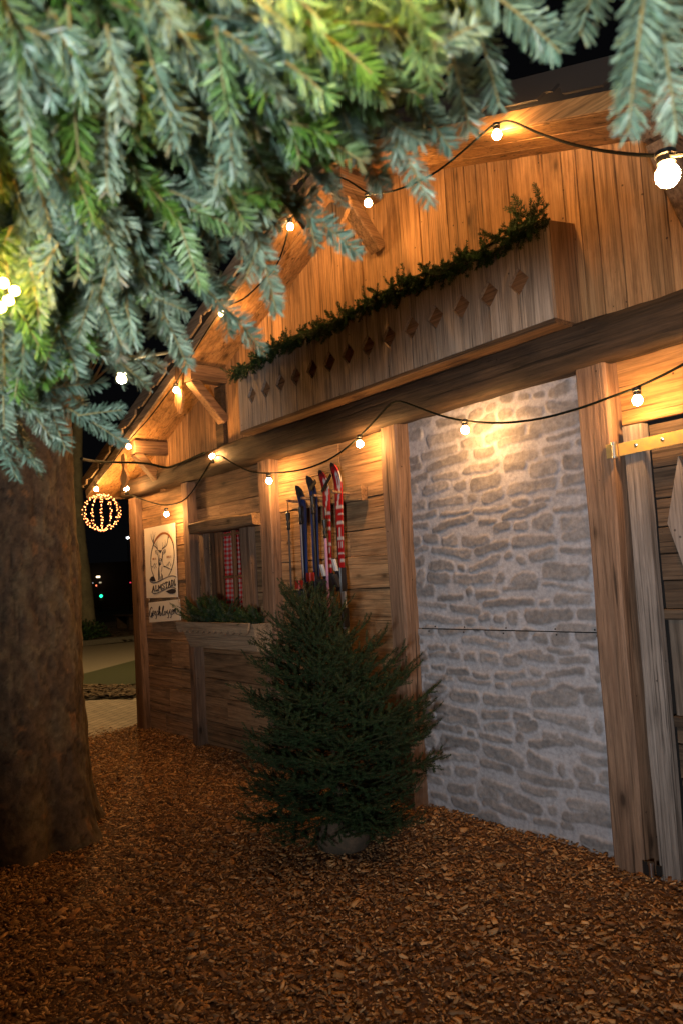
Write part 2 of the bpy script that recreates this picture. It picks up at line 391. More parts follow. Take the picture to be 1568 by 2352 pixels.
mb = hboards(-7.72, -6.5, .0, 2.5, 3.335); hboards(-6.5, -5.13, .0, 2.5, 3.35, hole=(WX0, WX1, WZ0, WZ1), mb=mb); hboards(-5.13, -3.62, .0, 2.52, 3.345, mb=mb)
mb.build('front_wall', M_LOW, hut)
mb = hboards(-2.03, XR, 2.185, 2.5, 3.36, .3, .32); hboards(-.6, XR, 0, 2.17, 3.36, mb=mb)
mb.build('upper_panel', M_SOF, hut)
# dark backing inside so no light leaks
mb = MB(); mb.box(-7.8, WX0-.02, 3.40, 3.42, 0, 2.9); mb.box(WX1+.02, XR, 3.40, 3.42, 0, 2.9); mb.box(WX0-.02, WX1+.02, 3.40, 3.42, 0, WZ0-.02); mb.box(WX0-.02, WX1+.02, 3.40, 3.42, WZ1+.02, 2.9)
mb.prism([(-7.8, 2.905), (XR, 2.905), (RX, RZ+.02)], 3.385, 3.41); mb.build('backing', M_DARK, hut)
# gable planks
mb = MB(); x = -7.75
while x < XR:
    wd = rng.uniform(.085, .155); xc = x+wd/2
    top = roofz(xc)+.035
    if top > 2.62:
        yy = 3.335+rng.uniform(-.004, .004)
        mb.timber((xc, yy+.012, 2.58), (xc, yy+.012, top), (1, 0, 0), (0, 1, 0), wd/2-.0022, .012, n=max(2, int((top-2.58)*4)), jit=.0022, ch=.0015)
    x += wd
mb.build('gable_wall', M_GAB, hut)
mb = MB(); mb.timber((-5.83, 3.31, 2.66), (-5.83, 3.31, 3.24), (1, 0, 0), (0, 1, 0), .065, .022, n=4, jit=.003); mb.build('trim_board', M_BEAM, hut)
mb = MB(); mb.timber((-5.36, 3.31, 2.66), (-5.36, 3.31, 3.50), (1, 0, 0), (0, 1, 0), .09, .018, n=4, jit=.003); mb.build('trim_board', M_GAB, hut)
# side and back walls, roof
M_SIDE = wood('side_boards', (.40, .27, .15), (.22, .13, .07), (.10, .07, .05), 'Y', .4, .6)
for X0, sgn in ((XL, 1), (XR, -1)):
    z = 0; mb = MB()
    while z < roofz(X0)-.03:
        h = min(rng.uniform(.16, .26), roofz(X0)-.02-z); xx = X0+sgn*.02
        mb.timber((xx, 3.42, z+h/2), (xx, 8.0, z+h/2), (0, 0, 1), (1, 0, 0), h/2-.002, .015, n=8, jit=.003); z += h
    mb.build('side_wall', M_SIDE, hut)
mb = MB(); mb.prism([(XL, 0), (XR, 0), (XR, roofz(XR)), (RX, RZ), (XL, roofz(XL))], 8.0, 8.04); mb.build('back_wall', M_DOOR, hut)
EX = 4.54
sld = np.array([1, 0, -SL])/math.hypot(1, SL); upn = np.array([SL, 0, 1])/math.hypot(1, SL)
for sgn in (-1, 1):
    d = np.array([sgn*1., 0, -SL]); d /= np.linalg.norm(d); u = np.array([sgn*SL, 0, 1.]); u /= np.linalg.norm(u)
    ridge = np.array([RX, 0, RZ]); Ls = EX*math.hypot(1, SL)
    # soffit boards run along the slope
    mb = MB(); y = 2.965
    for wd in (.145, .125, .15, .30, .3):
        mb.timber(ridge+[0, y+wd/2, 0]+u*.012, ridge+[0, y+wd/2, 0]+u*.012+d*Ls, (0, 1, 0), u, wd/2-.0015, .010, n=12, jit=.0015, ch=.0015); y += wd
    mb.build('soffit', M_SOF, hut)
    mb = MB(); mb.timber(ridge+[0, (2.95+8.2)/2, 0]+u*.075, ridge+[0, (2.95+8.2)/2, 0]+u*.075+d*Ls, (0, 1, 0), u, (8.2-2.95)/2, .05); mb.build('roof', M_DARK, hut)
    # tiled covering whose stepped edge shows beyond the rake board
    mb = MB(); step = .36; k = 0; s0 = 0.
    while s0 < Ls:
        s1 = min(s0+step, Ls+.03)
        a = ridge+d*s0+u*.185; c_ = ridge+d*(s1+.05)+u*.15
        q = c_-a; q /= np.linalg.norm(q); uu = np.array([-q[2]*1., 0, q[0]]); uu *= np.sign(uu[2])
        mb.timber(a+[0, (2.94+8.2)/2, 0], c_+[0, (2.94+8.2)/2, 0], (0, 1, 0), uu, (8.2-2.94)/2, .018, ch=.004)
        s0 = s1; k += 1
    mb.build('roof_tiles', plain('roof_tile', (.018, .015, .014), .9), hut)
    mb = MB(); mb.timber(ridge+[0, 2.953, 0]+u*.042, ridge+[0, 2.953, 0]+u*.042+d*Ls, u, (0, 1, 0), .042, .011, n=14, jit=.002)
    mb.build('rake_board', M_GREYX if sgn < 0 else M_SOF, hut)
    # stepped grey verge board: upper edge straight, lower edge with one step per tile
    prf = []; s0 = 0.; lo = []
    while s0 < Ls-.02:
        s1 = min(s0+step, Ls)
        lo += [(s0, .15), (s0+.03, .10), (s1-.12, .10), (s1-.08, .125), (s1-.04, .125), (s1-.01, .15)]
        s0 = s1
    up = [(Ls, .215), (0, .215)]
    P2 = [(ridge+d*a+u*b_)[[0, 2]] for a, b_ in lo+[(Ls, .125)]+up]
    mb = MB(); mb.prism([tuple(q) for q in P2], 2.915, 2.935); mb.build('verge_board', M_GREYX if sgn < 0 else plain('shaded_verge', (.022, .017, .014), .9), hut)  # right slope near-black: the unlit look of that side is put into the colour
    mb = MB(); mb.timber(ridge+[0, 2.945, 0]+u*.13+d*0, ridge+[0, 2.945, 0]+u*.13+d*Ls, u, (0, 1, 0), .047, .004); mb.build('verge_gap_shade', M_DARK, hut)  # black strip standing for the shade in the gap behind the verge
# eave underside at the left end
mb = MB(); e = np.array([RX, 0, RZ])+np.array([-1, 0, -SL])*EX
mb.box(e[0]-.012, e[0]+.012, 2.95, 8.2, e[2]-.01, e[2]+.19); mb.build('eave_board', M_GREYX, hut)
# purlins with braces
for px in (-7.02, -5.80, RX, -1.53, -.3):
    zt = roofz(px)-(.0 if px != RX else .03); zb = zt-.135
    mb = MB(); mb.timber((px, 2.985, (zt+zb)/2), (px, 3.36, (zt+zb)/2), (1, 0, 0), (0, 0, 1), .062, (zt-zb)/2, n=4, jit=.004, ch=.008)
    pu = mb.build('purlin', M_BRACE, hut)
    if px < -1:
        mb = MB(); a = np.array([px, 3.02, zb+.01]); b_ = np.array([px, 3.325, zb-.33]); dd = (b_-a)/np.linalg.norm(b_-a); nn_ = np.cross(dd, (1, 0, 0))
        mb.timber(a, b_, (1, 0, 0), nn_, .055, .042, n=4, jit=.004, ch=.01); mb.build('brace', M_BRACE, hut)
# posts
def post(x0, x1, xb0, xb1, top, y0=3.26, y1=3.40, mat=M_POST, jit=.006, name='post', z0=-.02):
    mb = MB(); sd = rng.integers(1e6); n = 26; V = []; F = []
    for i in range(n+1):
        t_ = i/n; a = xb0+(x0-xb0)*t_; b_ = xb1+(x1-xb1)*t_; z = z0+(top-z0)*t_
        a += jit*(vn(t_*7, 0, sd)-.5)*2; b_ += jit*(vn(t_*7, 3, sd)-.5)*2; yy = y0+jit*(vn(t_*5, 9, sd)-.5)
        c_ = .008+.006*vn(t_*9, 5, sd)
        V += [(a+c_, yy, z), (b_-c_, yy, z), (b_, yy+c_, z), (b_, y1, z), (a, y1, z), (a, yy+c_, z)]
    for i in range(n):
        for k in range(6): F.append((i*6+k, i*6+(k+1) % 6, (i+1)*6+(k+1) % 6, (i+1)*6+k))
    F.append(tuple(range(5, -1, -1))); F.append(tuple(n*6+k for k in range(6)))
    mb.add(V, F); return mb.build(name, mat, hut)
post(-7.825, -7.655, -7.79, -7.60, 2.47)
post(-6.57, -6.435, -6.52, -6.40, 2.47)
post(-5.195, -5.02, -5.23, -5.06, 2.49)
post(-3.69, -3.54, -3.71, -3.575, 2.51, y1=3.41)
post(-2.19, -2.02, -2.20, -2.05, 2.50, y0=3.25)
post(-.62, -.45, -.62, -.45, 2.5)
# long rough beam over the lower wall
mb = MB(); n = 220; V = []; F = []; k = 18
for i in range(n+1):
    x = -7.92+(XR+.1+7.92)*i/n; t_ = (x+7.92)
    hzc = 2.575+.02*(vn(t_*.9, 0, 77)-.5); hh = .085+.022*vn(t_*1.4, 4, 78)+.02*min(1, max(0, (x+7)/3)); dd = .075+.012*vn(t_*1.7, 8, 79)
    for j in range(k):
        th = 2*pi*j/k; cx, sx = cos(th), sin(th)
        sq = (abs(cx)**4+abs(sx)**4)**-.25
        rr = 1+.12*(vn(t_*2.5, j*.9, 80)-.5)+.09*(vn(t_*11, j*1.7, 81)-.5)
        V.append((x, 3.295+cx*sq*dd*rr*1.05-.0, hzc+sx*sq*hh*rr))
for i in range(n):
    for j in range(k): F.append((i*k+j, i*k+(j+1) % k, (i+1)*k+(j+1) % k, (i+1)*k+j))
F.append(tuple(range(k-1, -1, -1))); F.append(tuple(n*k+j for j in range(k)))
mb.add(V, F); mb.build('beam', M_BEAM, hut, smooth=True)

# faux stone panels (cast relief)
def stone(x0, x1, z0, z1, seed, name):
    st = .0062; nx = int((x1-x0)/st); nz = int((z1-z0)/st); r = np.random.default_rng(seed)
    X, Z = np.meshgrid(np.linspace(x0, x1, nx), np.linspace(z0, z1, nz), indexing='ij')
    wx = X+.07*(fbm(X*5, Z*5, seed)-.47)+.012*(fbm(X*28, Z*28, seed+3)-.47); wz = Z+.11*(fbm(X*2.6+9, Z*4.5, seed+5)-.47)+.016*(fbm(X*24, Z*24, seed+7)-.47)
    H = np.full(X.shape, -1.); T = np.zeros(X.shape); z = z0-.06; 
    while z < z1+.06:
        h = r.uniform(.05, .105); x = x0-.2-r.uniform(0, .2)
        while x < x1+.2:
            wd = r.uniform(.15, .40) if r.random() < .8 else r.uniform(.08, .14)
            cx = x+wd/2; cz = z+h/2+r.normal(0, .013); hw = wd/2-r.uniform(.003, .016); hh = h/2*r.uniform(.72, 1.12)-.005
            ang = r.normal(0, .08); dx = (wx-cx)+ang*(wz-cz); dz = (wz-cz)-ang*(wx-cx)
            rad = hh*.95; qx = np.abs(dx)-hw+rad; qz = np.abs(dz)-hh+rad
            sd = rad-(np.hypot(np.maximum(qx, 0), np.maximum(qz, 0))+np.minimum(np.maximum(qx, qz), 0))
            tone = r.uniform(.82, 1.12); lift = r.uniform(.7, 1.25)
            mk = sd > H; H = np.where(mk, sd, H); T = np.where(mk, tone+.001*lift, T)
            x += wd
        z += h+.004
    lf = np.where(H > -.5, 1, 1)
    e_ = np.clip(H/.017+.32, 0, 1); e_ = e_*e_*(3-2*e_)
    rough = fbm(X*30, Z*40, seed+20, 5)-.47; ridg = fbm(X*9+Z*5, Z*16, seed+30, 4)-.47
    Y = -(e_*(.0055+.012*ridg+.008*rough)*(1.15-.45*np.clip((X-x0)/(x1-x0), 0, 1))+.003*(fbm(X*60, Z*60, seed+31, 3)-.5)+.004*(fbm(X*6, Z*6, seed+33)-.5))
    col = (1-e_)[..., None]*np.array((.42, .41, .44))*(.85+.3*fbm(X*12, Z*12, seed+41))[..., None]+e_[..., None]*np.array((.275, .258, .26))*(T*(.72+.55*fbm(X*14, Z*20, seed+44)))[..., None]
    # pale edges where mortar smears on the stones
    V = np.stack([X, 3.375+Y, Z], -1).reshape(-1, 3); idx = np.arange(nx*nz).reshape(nx, nz)
    F = np.stack([idx[:-1, :-1], idx[1:, :-1], idx[1:, 1:], idx[:-1, 1:]], -1).reshape(-1, 4)
    return mesh(name, V, F, M_STONE, hut, col=col.reshape(-1, 3), smooth=True)
stone(-3.60, -2.16, 1.153, 2.53, 5, 'stone_panel'); stone(-3.60, -2.16, -.03, 1.147, 9, 'stone_panel')
for q in range(5):
    for zz in (1.135, 1.165):
        mb = MB(); mb.lathe((-3.45+q*.3+rng.uniform(-.05, .05), 3.362, zz), [(.005, 0), (.004, .003)], 8, (0, -1, 0)); mb.build('panel_screw', M_BLACK, hut)

# window: frame, muntins, curtains, glass
win = MB(); win.box(WX0-.02, WX1+.02, 3.62, 3.63, WZ0-.05, WZ1+.05); window = win.build('window', M_DARK, hut)
mb = MB()
mb.box(WX0-.02, WX0, 3.36, 3.62, WZ0, WZ1); mb.box(WX1, WX1+.02, 3.36, 3.62, WZ0, WZ1); mb.box(WX0, WX1, 3.36, 3.62, WZ0-.02, WZ0); mb.box(WX0, WX1, 3.36, 3.62, WZ1, WZ1+.02)
mb.build('reveal', wood('reveal_wood', (.16, .08, .04), (.09, .045, .025), (.05, .03, .02), 'Z', .1, .3), window)
mb = MB(); zc = 1.56; yw = 3.405
M_SASH = wood('window_wood', (.42, .19, .08), (.26, .11, .05), (.14, .06, .03), 'Z', .1, .3)
for x, hw in ((WX0+.025, .022), (WX0+.085, .03), (-5.895, .018), (WX1-.04, .03)): mb.timber((x, yw+.015, WZ0), (x, yw+.015, WZ1), (1, 0, 0), (0, 1, 0), hw, .016)
for z in (WZ0+.03, zc, WZ1-.03): mb.timber((WX0+.05, yw+.015, z), (WX1-.05, yw+.015, z), (0, 0, 1), (0, 1, 0), .012, .010)
mb.build('muntin', M_SASH, window)
def gingham(name, xa, xb, ytop, tie=None):
    nx, nz = 130, 190; U, Vv = np.meshgrid(np.linspace(0, 1, nx), np.linspace(0, 1, nz), indexing='ij')
    z = WZ0+.0+(WZ1-WZ0)*Vv; wdt = xb-xa; X = xa+wdt*U
    if tie: X = xa+wdt*(1-(1-U)*(1-.45*np.exp(-((Vv-.40)/.16)**2)))
    Y = ytop+.022*np.sin(U*21+Vv*1.5)+.01*np.sin(U*9+3)
    cell = .021; cu = (np.floor(U*wdt*2.2/cell) % 2); cv = (np.floor(z/cell) % 2)
    f_ = (cu+cv)/2; f_ = np.where(f_ == .5, .68, f_); C = np.array((.50, .41, .36))*(1-f_)[..., None]+np.array((.60, .012, .012))*f_[..., None]
    idx = np.arange(nx*nz).reshape(nx, nz); F = np.stack([idx[:-1, :-1], idx[1:, :-1], idx[1:, 1:], idx[:-1, 1:]], -1).reshape(-1, 4)
    mesh(name, np.stack([X, Y, z], -1).reshape(-1, 3), F, vcol('gingham_cloth_'+name, .9, None, .2, .1), window, col=C.reshape(-1, 3), smooth=True)
gingham('curtain', -5.885, WX1-.01, 3.485, True); gingham('curtain', WX0+.02, -5.89, 3.48)
# weathered frame boards round the window
for x0, x1, y0 in ((-6.315, -6.225, 3.30), (-5.57, -5.415, 3.29)):
    mb = MB(); mb.timber(((x0+x1)/2, y0+.03, .98), ((x0+x1)/2, y0+.03, 1.99), (1, 0, 0), (0, 1, 0), (x1-x0)/2, .03, n=8, jit=.006, ch=.005); mb.build('window_frame', M_POST, window)
mb = MB(); mb.timber((-6.29, 3.25, 2.02), (-5.18, 3.25, 2.005), (0, 0, 1), (0, 1, 0), .052, .07, n=14, jit=.008, ch=.014); mb.build('lintel', M_LOW, window)
mb = MB(); mb.timber((-6.3, 3.31, .99), (-5.4, 3.31, .99), (0, 0, 1), (0, 1, 0), .03, .05, n=6, jit=.003); mb.build('sill', M_GREYX, window)

# side door at the right
dr = MB(); hb = hboards(-1.87, -.62, 1.27, 2.13, 3.335, .10, .17, mb=dr); hboards(-1.87, -.62, .0, .74, 3.335, .12, .2, mb=dr)
door = dr.build('door', M_DOOR, hut)
mb = MB(); x = -1.87
while x < -.65:
    wd = rng.uniform(.07, .11); mb.timber((x+wd/2, 3.35, .79), (x+wd/2, 3.35, 1.22), (1, 0, 0), (0, 1, 0), wd/2-.0015, .012, n=3, jit=.002); x += wd
mb.build('door_panel', M_DOORV, door)
mb = MB(); 
for z in (.765, 1.245): mb.timber((-1.87, 3.335, z), (-.62, 3.335, z), (0, 0, 1), (0, 1, 0), .024, .022, n=6, jit=.003)
mb.build('door_rail', M_DOOR, door)
mb = MB(); mb.timber((-1.935, 3.305, .0), (-1.925, 3.305, 2.135), (1, 0, 0), (0, 1, 0), .05, .028, n=14, jit=.005, ch=.003); mb.build('door_stile', M_TRIM, door)
dia = [(-1.80, 1.66), (-1.72, 1.955), (-1.63, 1.66), (-1.72, 1.37)]
mb = MB(); mb.prism([dia[0], dia[3], dia[2], dia[1]], 3.29, 3.318)
mb.build('diamond_board', M_TRIM, door)
mb = MB(); mb.prism([(x+1.0, z) for x, z in (dia[0], dia[3], dia[2], dia[1])], 3.29, 3.318); mb.build('diamond_board', M_TRIM, door)
for zh in (2.035, .11):
    mb = MB(); mb.timber((-1.99, 3.262, zh-.01), (-1.0 if zh > 1 else -1.965, 3.262, zh+.02 if zh > 1 else zh-.01), (0, 0, 1), (0, 1, 0), .030 if zh > 1 else .022, .0035, ch=.001)
    mb.timber((-2.045, 3.243, zh-.01), (-1.99, 3.243, zh-.01), (0, 0, 1), (0, 1, 0), .034, .003, ch=.001)
    hg = mb.build('hinge', M_BRASS if zh > 1 else M_BLACK, door)
    mb = MB(); mb.lathe((-2.0, 3.236, zh-.05), [(.002, 0), (.014, .002), (.014, .012), (.011, .014), (.011, .066), (.014, .068), (.014, .078), (.002, .08)], 14); mb.build('hinge_pin', M_STEEL, hg)
    if zh > 1:
        for q in range(7):
            mb = MB(); mb.lathe((-1.90+q*.13, 3.2575, zh+.0+q*.0035), [(.0085, 0), (.0078, .003), (.004, .005)], 10, (0, -1, 0)); mb.build('bolt', M_STEEL, hg)
mb = MB(); mb.timber((-1.99, 3.325, 2.165), (-.5, 3.325, 2.165), (0, 0, 1), (0, 1, 0), .020, .02, n=8, jit=.003); mb.build('door_header', M_SOF, hut)

# ------------------------------------------------------------------ needles
def twig_geo(P, R0, R1, k=4):
    P = np.asarray(P); n = len(P); T = np.gradient(P, axis=0); T /= np.linalg.norm(T, axis=1)[:, None]+1e-9
    ref = np.array([.3, .2, .93]); A = np.cross(T, ref); A /= np.linalg.norm(A, axis=1)[:, None]+1e-9; B = np.cross(T, A)
    rr = np.linspace(R0, R1, n)[:, None]; V = np.concatenate([P+rr*(cos(2*pi*j/k)*A+sin(2*pi*j/k)*B) for j in range(k)], 1).reshape(n, k, 3)
    i = np.arange(n-1)[:, None]*k; j = np.arange(k)[None]; F = np.stack([i+j, i+(j+1) % k, i+k+(j+1) % k, i+k+j], -1).reshape(-1, 4)
    return V.reshape(-1, 3), F
class Fol:
    def __init__(s, rg, tw=(.05, .045, .02)):
        s.tw = tw; s.V = []; s.F = []; s.C = []; s.M = []; s.n = 0; s.r = rg
    def _add(s, V, F, C, mi):
        s.V.append(V); s.F.append(F+s.n); s.C.append(C); s.M.append(np.full(len(F), mi)); s.n += len(V)
    def twig(s, P, U, nl=.022, nw=.0019, dens=900, spread=.45, tones=None, R0=.0022, ang=58, full=False, tip=None, start=0.02):
        P = np.asarray(P, float); r = s.r
        V, F = twig_geo(P, R0, R0*.5); s._add(V, F, np.tile([s.tw], (len(V), 1)), 1)
        seg = np.linalg.norm(np.diff(P, axis=0), axis=1); cum = np.concatenate([[0], np.cumsum(seg)]); L = cum[-1]
        n = max(6, int(L*dens)); t_ = np.sort(r.uniform(min(start, .5), 1, n))*L
        p = np.stack([np.interp(t_, cum, P[:, k]) for k in range(3)], 1)
        T = np.gradient(P, axis=0); d = np.stack([np.interp(t_, cum, T[:, k]) for k in range(3)], 1); d /= np.linalg.norm(d, axis=1)[:, None]+1e-9
        U = np.array(U, float); S = np.cross(d, U); S /= np.linalg.norm(S, axis=1)[:, None]+1e-9; Un = np.cross(S, d)
        side = np.where(r.random(n) < .5, -1., 1.)
        phi = r.uniform(-pi, pi, n) if full else r.normal(.18, spread, n)
        # needles shorten towards the tip and turn forward there
        tt = t_/L; a = np.radians(ang+r.normal(0, 10, n)-22*np.clip((tt-.8)/.2, 0, 1))
        rad = (np.cos(phi)*side)[:, None]*S+np.sin(phi)[:, None]*Un
        nd = np.cos(a)[:, None]*d+np.sin(a)[:, None]*rad
        ln = nl*r.uniform(.8, 1.12, n)*(1-.35*np.clip((tt-.75)/.25, 0, 1)**2)*np.clip(.6+tt*4, 0, 1)
        b = p; e = p+nd*ln[:, None]+Un*(ln*.0)[:, None]
        W = np.cross(nd, rad if full else Un+.35*r.normal(size=(n, 3))); W /= np.linalg.norm(W, axis=1)[:, None]+1e-9
        m_ = b*.4+e*.6-Un*(ln*.05)[:, None]
        V = np.stack([b-W*nw*.3, b+W*nw*.3, m_+W*nw*.5, e+W*nw*.22, e-W*nw*.22, m_-W*nw*.5], 1).reshape(-1, 3)
        i = np.arange(n)[:, None]*6; F = np.concatenate([i+np.array([0, 1, 2, 5]), i+np.array([5, 2, 3, 4])])
        c0, c1 = tones; f_ = np.clip(r.normal(.5, .3, n), 0, 1)[:, None]; C = c0*(1-f_)+c1*f_; C = C*r.uniform(.55, 1.2, (n, 1))*r.uniform(.8, 1.15)
        if tip is not None:
            q = np.clip((tt-.9)/.1, 0, 1)[:, None]*.6; C = C*(1-q)+np.array(tip)*q
        s._add(V, F, np.repeat(C, 6, 0), 0)
    def build(s, name, mats, parent=None, **kw):
        return mesh(name, np.concatenate(s.V), np.concatenate(s.F), mats, parent, col=np.concatenate(s.C), mi=np.concatenate(s.M), **kw)
def curve(a, b, sag=0., n=6, bow=None):
    a = np.array(a, float); b = np.array(b, float); t_ = np.linspace(0, 1, n)[:, None]
    P = a+(b-a)*t_; P[:, 2:3] -= sag*4*t_*(1-t_)
    if bow is not None: P = P+np.array(bow)*(t_**2)
    return P

# ------------------------------------------------------------------ flower box on the gable, garland
fb = empty('balcony_planter', (-3.67, 3.22, 2.69), 'long grey weathered plank box with a row of diamond cut-outs mounted on the gable', 'planter box')
BX0, BX1, BZ0, BZ1, BY = -5.17, -2.17, 2.70, 3.20, 3.10
DZ, DH, DW = 2.95, .070, .062
for k in range(15):
    x0 = BX0+.2*k+.0045; x1 = BX0+.2*(k+1)-.0045; y0 = BY+rng.uniform(-.002, .002); top = BZ1+rng.uniform(-.006, .006)
    pts = [(x0, BZ0), (x1, BZ0)]
    if k < 14: pts += [(x1, DZ-DH), (x1-DW, DZ), (x1, DZ+DH)]
    pts += [(x1, top), (x0, top)]
    if k > 0: pts += [(x0, DZ+DH), (x0+DW, DZ), (x0, DZ-DH)]
    mb = MB(); mb.prism(pts, y0, y0+.022); mb.build('box_board', M_GREY, fb)
mb = MB(); mb.box(BX0+.005, BX1-.03, 3.135, 3.145, BZ0+.03, BZ1-.03); mb.build('liner', wood('liner_wood', (.52, .27, .13), (.38, .18, .08), (.1, .05, .03), 'X', .1, .2), fb)
for x in (BX0, BX1-.026):
    mb = MB(); mb.add([(x, BY+.023, BZ0+.002), (x+.024, BY+.023, BZ0+.002), (x+.024, 3.335, BZ0+.002), (x, 3.335, BZ0+.002), (x, BY+.023, BZ1), (x+.024, BY+.023, BZ1), (x+.024, 3.335, BZ1+.035), (x, 3.335, BZ1+.035)], [(0, 3, 2, 1), (4, 5, 6, 7), (0, 1, 5, 4), (1, 2, 6, 5), (2, 3, 7, 6), (3, 0, 4, 7)])
    mb.build('box_end', M_BOXEND, fb)
mb = MB(); mb.timber((BX0, (BY+3.33)/2, BZ0-.013), (BX1, (BY+3.33)/2, BZ0-.013), (0, 1, 0), (0, 0, 1), (3.33-BY)/2, .012, n=14, jit=.002); mb.build('box_floor', wood('shaded_floor_board', (.22, .12, .06), (.11, .06, .03), (.05, .03, .02), 'X', .1, .4), fb)  # darker wood: the shadow between box and beam is painted into the floor

def rdir(r, up=.3):
    v = r.normal(size=3); v[2] = abs(v[2])*up*2; return v/np.linalg.norm(v)
GT = (np.array((.016, .045, .016)), np.array((.04, .09, .034)))
f_ = Fol(np.random.default_rng(21)); r = f_.r
for q in range(780):
    x = BX0-.05+(BX1-BX0+.0)*r.random()
    y = 3.082+r.normal(0, .018); z = 3.188+r.normal(0, .014)+.015*sin(x*5.3)
    a = r.uniform(-pi, pi); d = np.array([cos(a)*.9+.25, -abs(sin(a))*.55-.1 if r.random() < .7 else .3, r.normal(-.15, .3)])
    if r.random() < .05: d = np.array([r.normal(.5, .5), -.3, .9])
    if r.random() < .25: d = np.array([r.normal(.1, .5), -.5, -1.1])
    if x > -2.5 and r.random() < .10: d = np.array([r.normal(-.1, .45), -.3, .8])
    d /= np.linalg.norm(d); L = r.uniform(.06, .11)*(1.2 if x > -2.6 else 1)
    f_.twig(curve((x, y, z), np.array((x, y, z))+d*L, bow=(0, 0, .012)), (0, -.5, .86), nl=.018, nw=.0030, dens=1100, spread=.7, tones=GT, R0=.0015, full=r.random() < .6)
for q in range(12):   # longer shoots at the right end
    p = np.array((-2.32+r.normal(0, .07), 3.09+r.normal(0, .02), 3.25)); d = np.array([r.normal(-.15, .45), r.normal(-.2, .2), 1.]) if q < 6 else np.array([r.normal(0, .3), -.25, -1.])
    d /= np.linalg.norm(d); f_.twig(curve(p, p+d*r.uniform(.10, .16)), (0, -1, .1), nl=.02, nw=.0024, dens=800, spread=.5, tones=GT)
V, F = twig_geo(np.array([(x, 3.10, 3.225+.02*sin(x*5.3)) for x in np.linspace(BX0, BX1-.05, 40)]), .007, .007, 6); f_._add(V, F, np.tile([(.05, .04, .02)], (len(V), 1)), 1)
o = f_.build('fir_garland', [M_SPRUCE, M_TW]); tag(o, 'dark green fir garland lying along the top edge of the long balcony box', 'garland')

# window box
M_PLANT = wood('planter_boards', (.66, .49, .32), (.46, .32, .20), (.22, .15, .10), 'X', .2, .4)
wb = empty('window_planter', (-5.7, 3.2, .96), 'small weathered window box with scalloped trim under the gingham curtained window', 'planter box')
mb = MB(); x0, x1 = -6.33, -5.08
mb.add([(x0+.09, 3.13, .965), (x1-.03, 3.13, .965), (x1, 3.08, 1.18), (x0, 3.08, 1.18), (x0+.09, 3.15, .965), (x1-.03, 3.15, .965), (x1, 3.10, 1.18), (x0, 3.10, 1.18)], [(0, 1, 2, 3), (7, 6, 5, 4), (0, 4, 5, 1), (1, 5, 6, 2), (2, 6, 7, 3), (3, 7, 4, 0)])
mb.build('front_board', M_PLANT, wb)
for xa, xb in ((x0+.09, x0), (x1-.03, x1)):
    mb = MB(); e_ = .02 if xa < -6 else -.02
    mb.add([(xa, 3.152, .965), (xa, 3.33, .965), (xb, 3.33, 1.18), (xb, 3.102, 1.18), (xa+e_, 3.152, .965), (xa+e_, 3.33, .965), (xb+e_, 3.33, 1.18), (xb+e_, 3.102, 1.18)], [(0, 1, 2, 3), (7, 6, 5, 4), (0, 4, 5, 1), (1, 5, 6, 2), (2, 6, 7, 3), (3, 7, 4, 0)]); mb.build('end_board', M_PLANT, wb)
pts = [(x0+.0, 1.19), (x0+.02, 1.125)]; k = 12; sw = (x1-x0-.04)/k
for q in range(k):
    for u in range(1, 6): pts.append((x0+.02+sw*(q+u/5), 1.13-.034*sin(pi*u/5)))
pts += [(x1, 1.19)]
mb = MB(); mb.prism(pts, 3.04, 3.06); mb.build('scalloped_trim', M_PLANT, wb)
mb = MB(); mb.box(x0+.1, x1-.05, 3.15, 3.33, 1.10, 1.13); mb.build('soil', M_SOIL, wb)
f_ = Fol(np.random.default_rng(22)); r = f_.r
for q in range(280):
    x = -6.24+1.10*r.random(); p = np.array((x, 3.19+r.normal(0, .035), 1.17)); a = r.uniform(-pi, pi)
    d = np.array([r.normal(.1, .6), -.3+r.normal(0, .45), r.uniform(.25, 1.5)]); d /= np.linalg.norm(d)
    f_.twig(curve(p, p+d*r.uniform(.12, .24)*(1.2 if x < -5.6 else .8), bow=(0, 0, -.02)), (0, -.4, .9), nl=.02, nw=.0032, dens=850, spread=.5, tones=(GT[0], GT[1]*1.2 if r.random() < .7 else np.array((.12, .16, .13))))
o = f_.build('fir_greenery', [M_SPRUCE, M_TW]); tag(o, 'cut fir sprigs filling the small window box below the red gingham curtains', 'greenery')

# ------------------------------------------------------------------ potted spruce
ct = empty('christmas_tree', (-3.50, 2.60, 0), 'small dark green potted spruce standing on the wood chips before the skis', 'tree')
base = np.array([-3.50, 2.60, 0.]); camr = np.array([.618, .786, 0]); 
mb = MB(); prof = [(.12, 0), (.14, .012), (.148, .05), (.142, .09), (.125, .125), (.09, .15), (.04, .16)]
mb.lathe(base+camr*.03+[0, 0, .015], prof, 28); mb.build('pot', noisy('burlap_pot', (.075, .05, .032), (.12, .08, .05), 55, .95, .003, (.06, .045, .03)), ct, smooth=True)
top = base-camr*.11+[0, 0, 1.475]
TP = np.array([base+camr*.03+[0, 0, .17], base+[0, 0, .6], base-camr*.05+[0, 0, 1.0], top]); mb = MB()
tt = np.linspace(0, 1, 14); TPc = np.stack([np.interp(tt, [0, .33, .65, 1], TP[:, k]) for k in range(3)], 1)
mb.tube(TPc, np.linspace(.018, .004, 14), 8); mb.build('trunk', noisy('dark_bark', (.05, .035, .02), (.08, .055, .03), 40), ct)
f_ = Fol(np.random.default_rng(33)); r = f_.r
ST = (np.array((.015, .034, .012)), np.array((.038, .068, .026)))
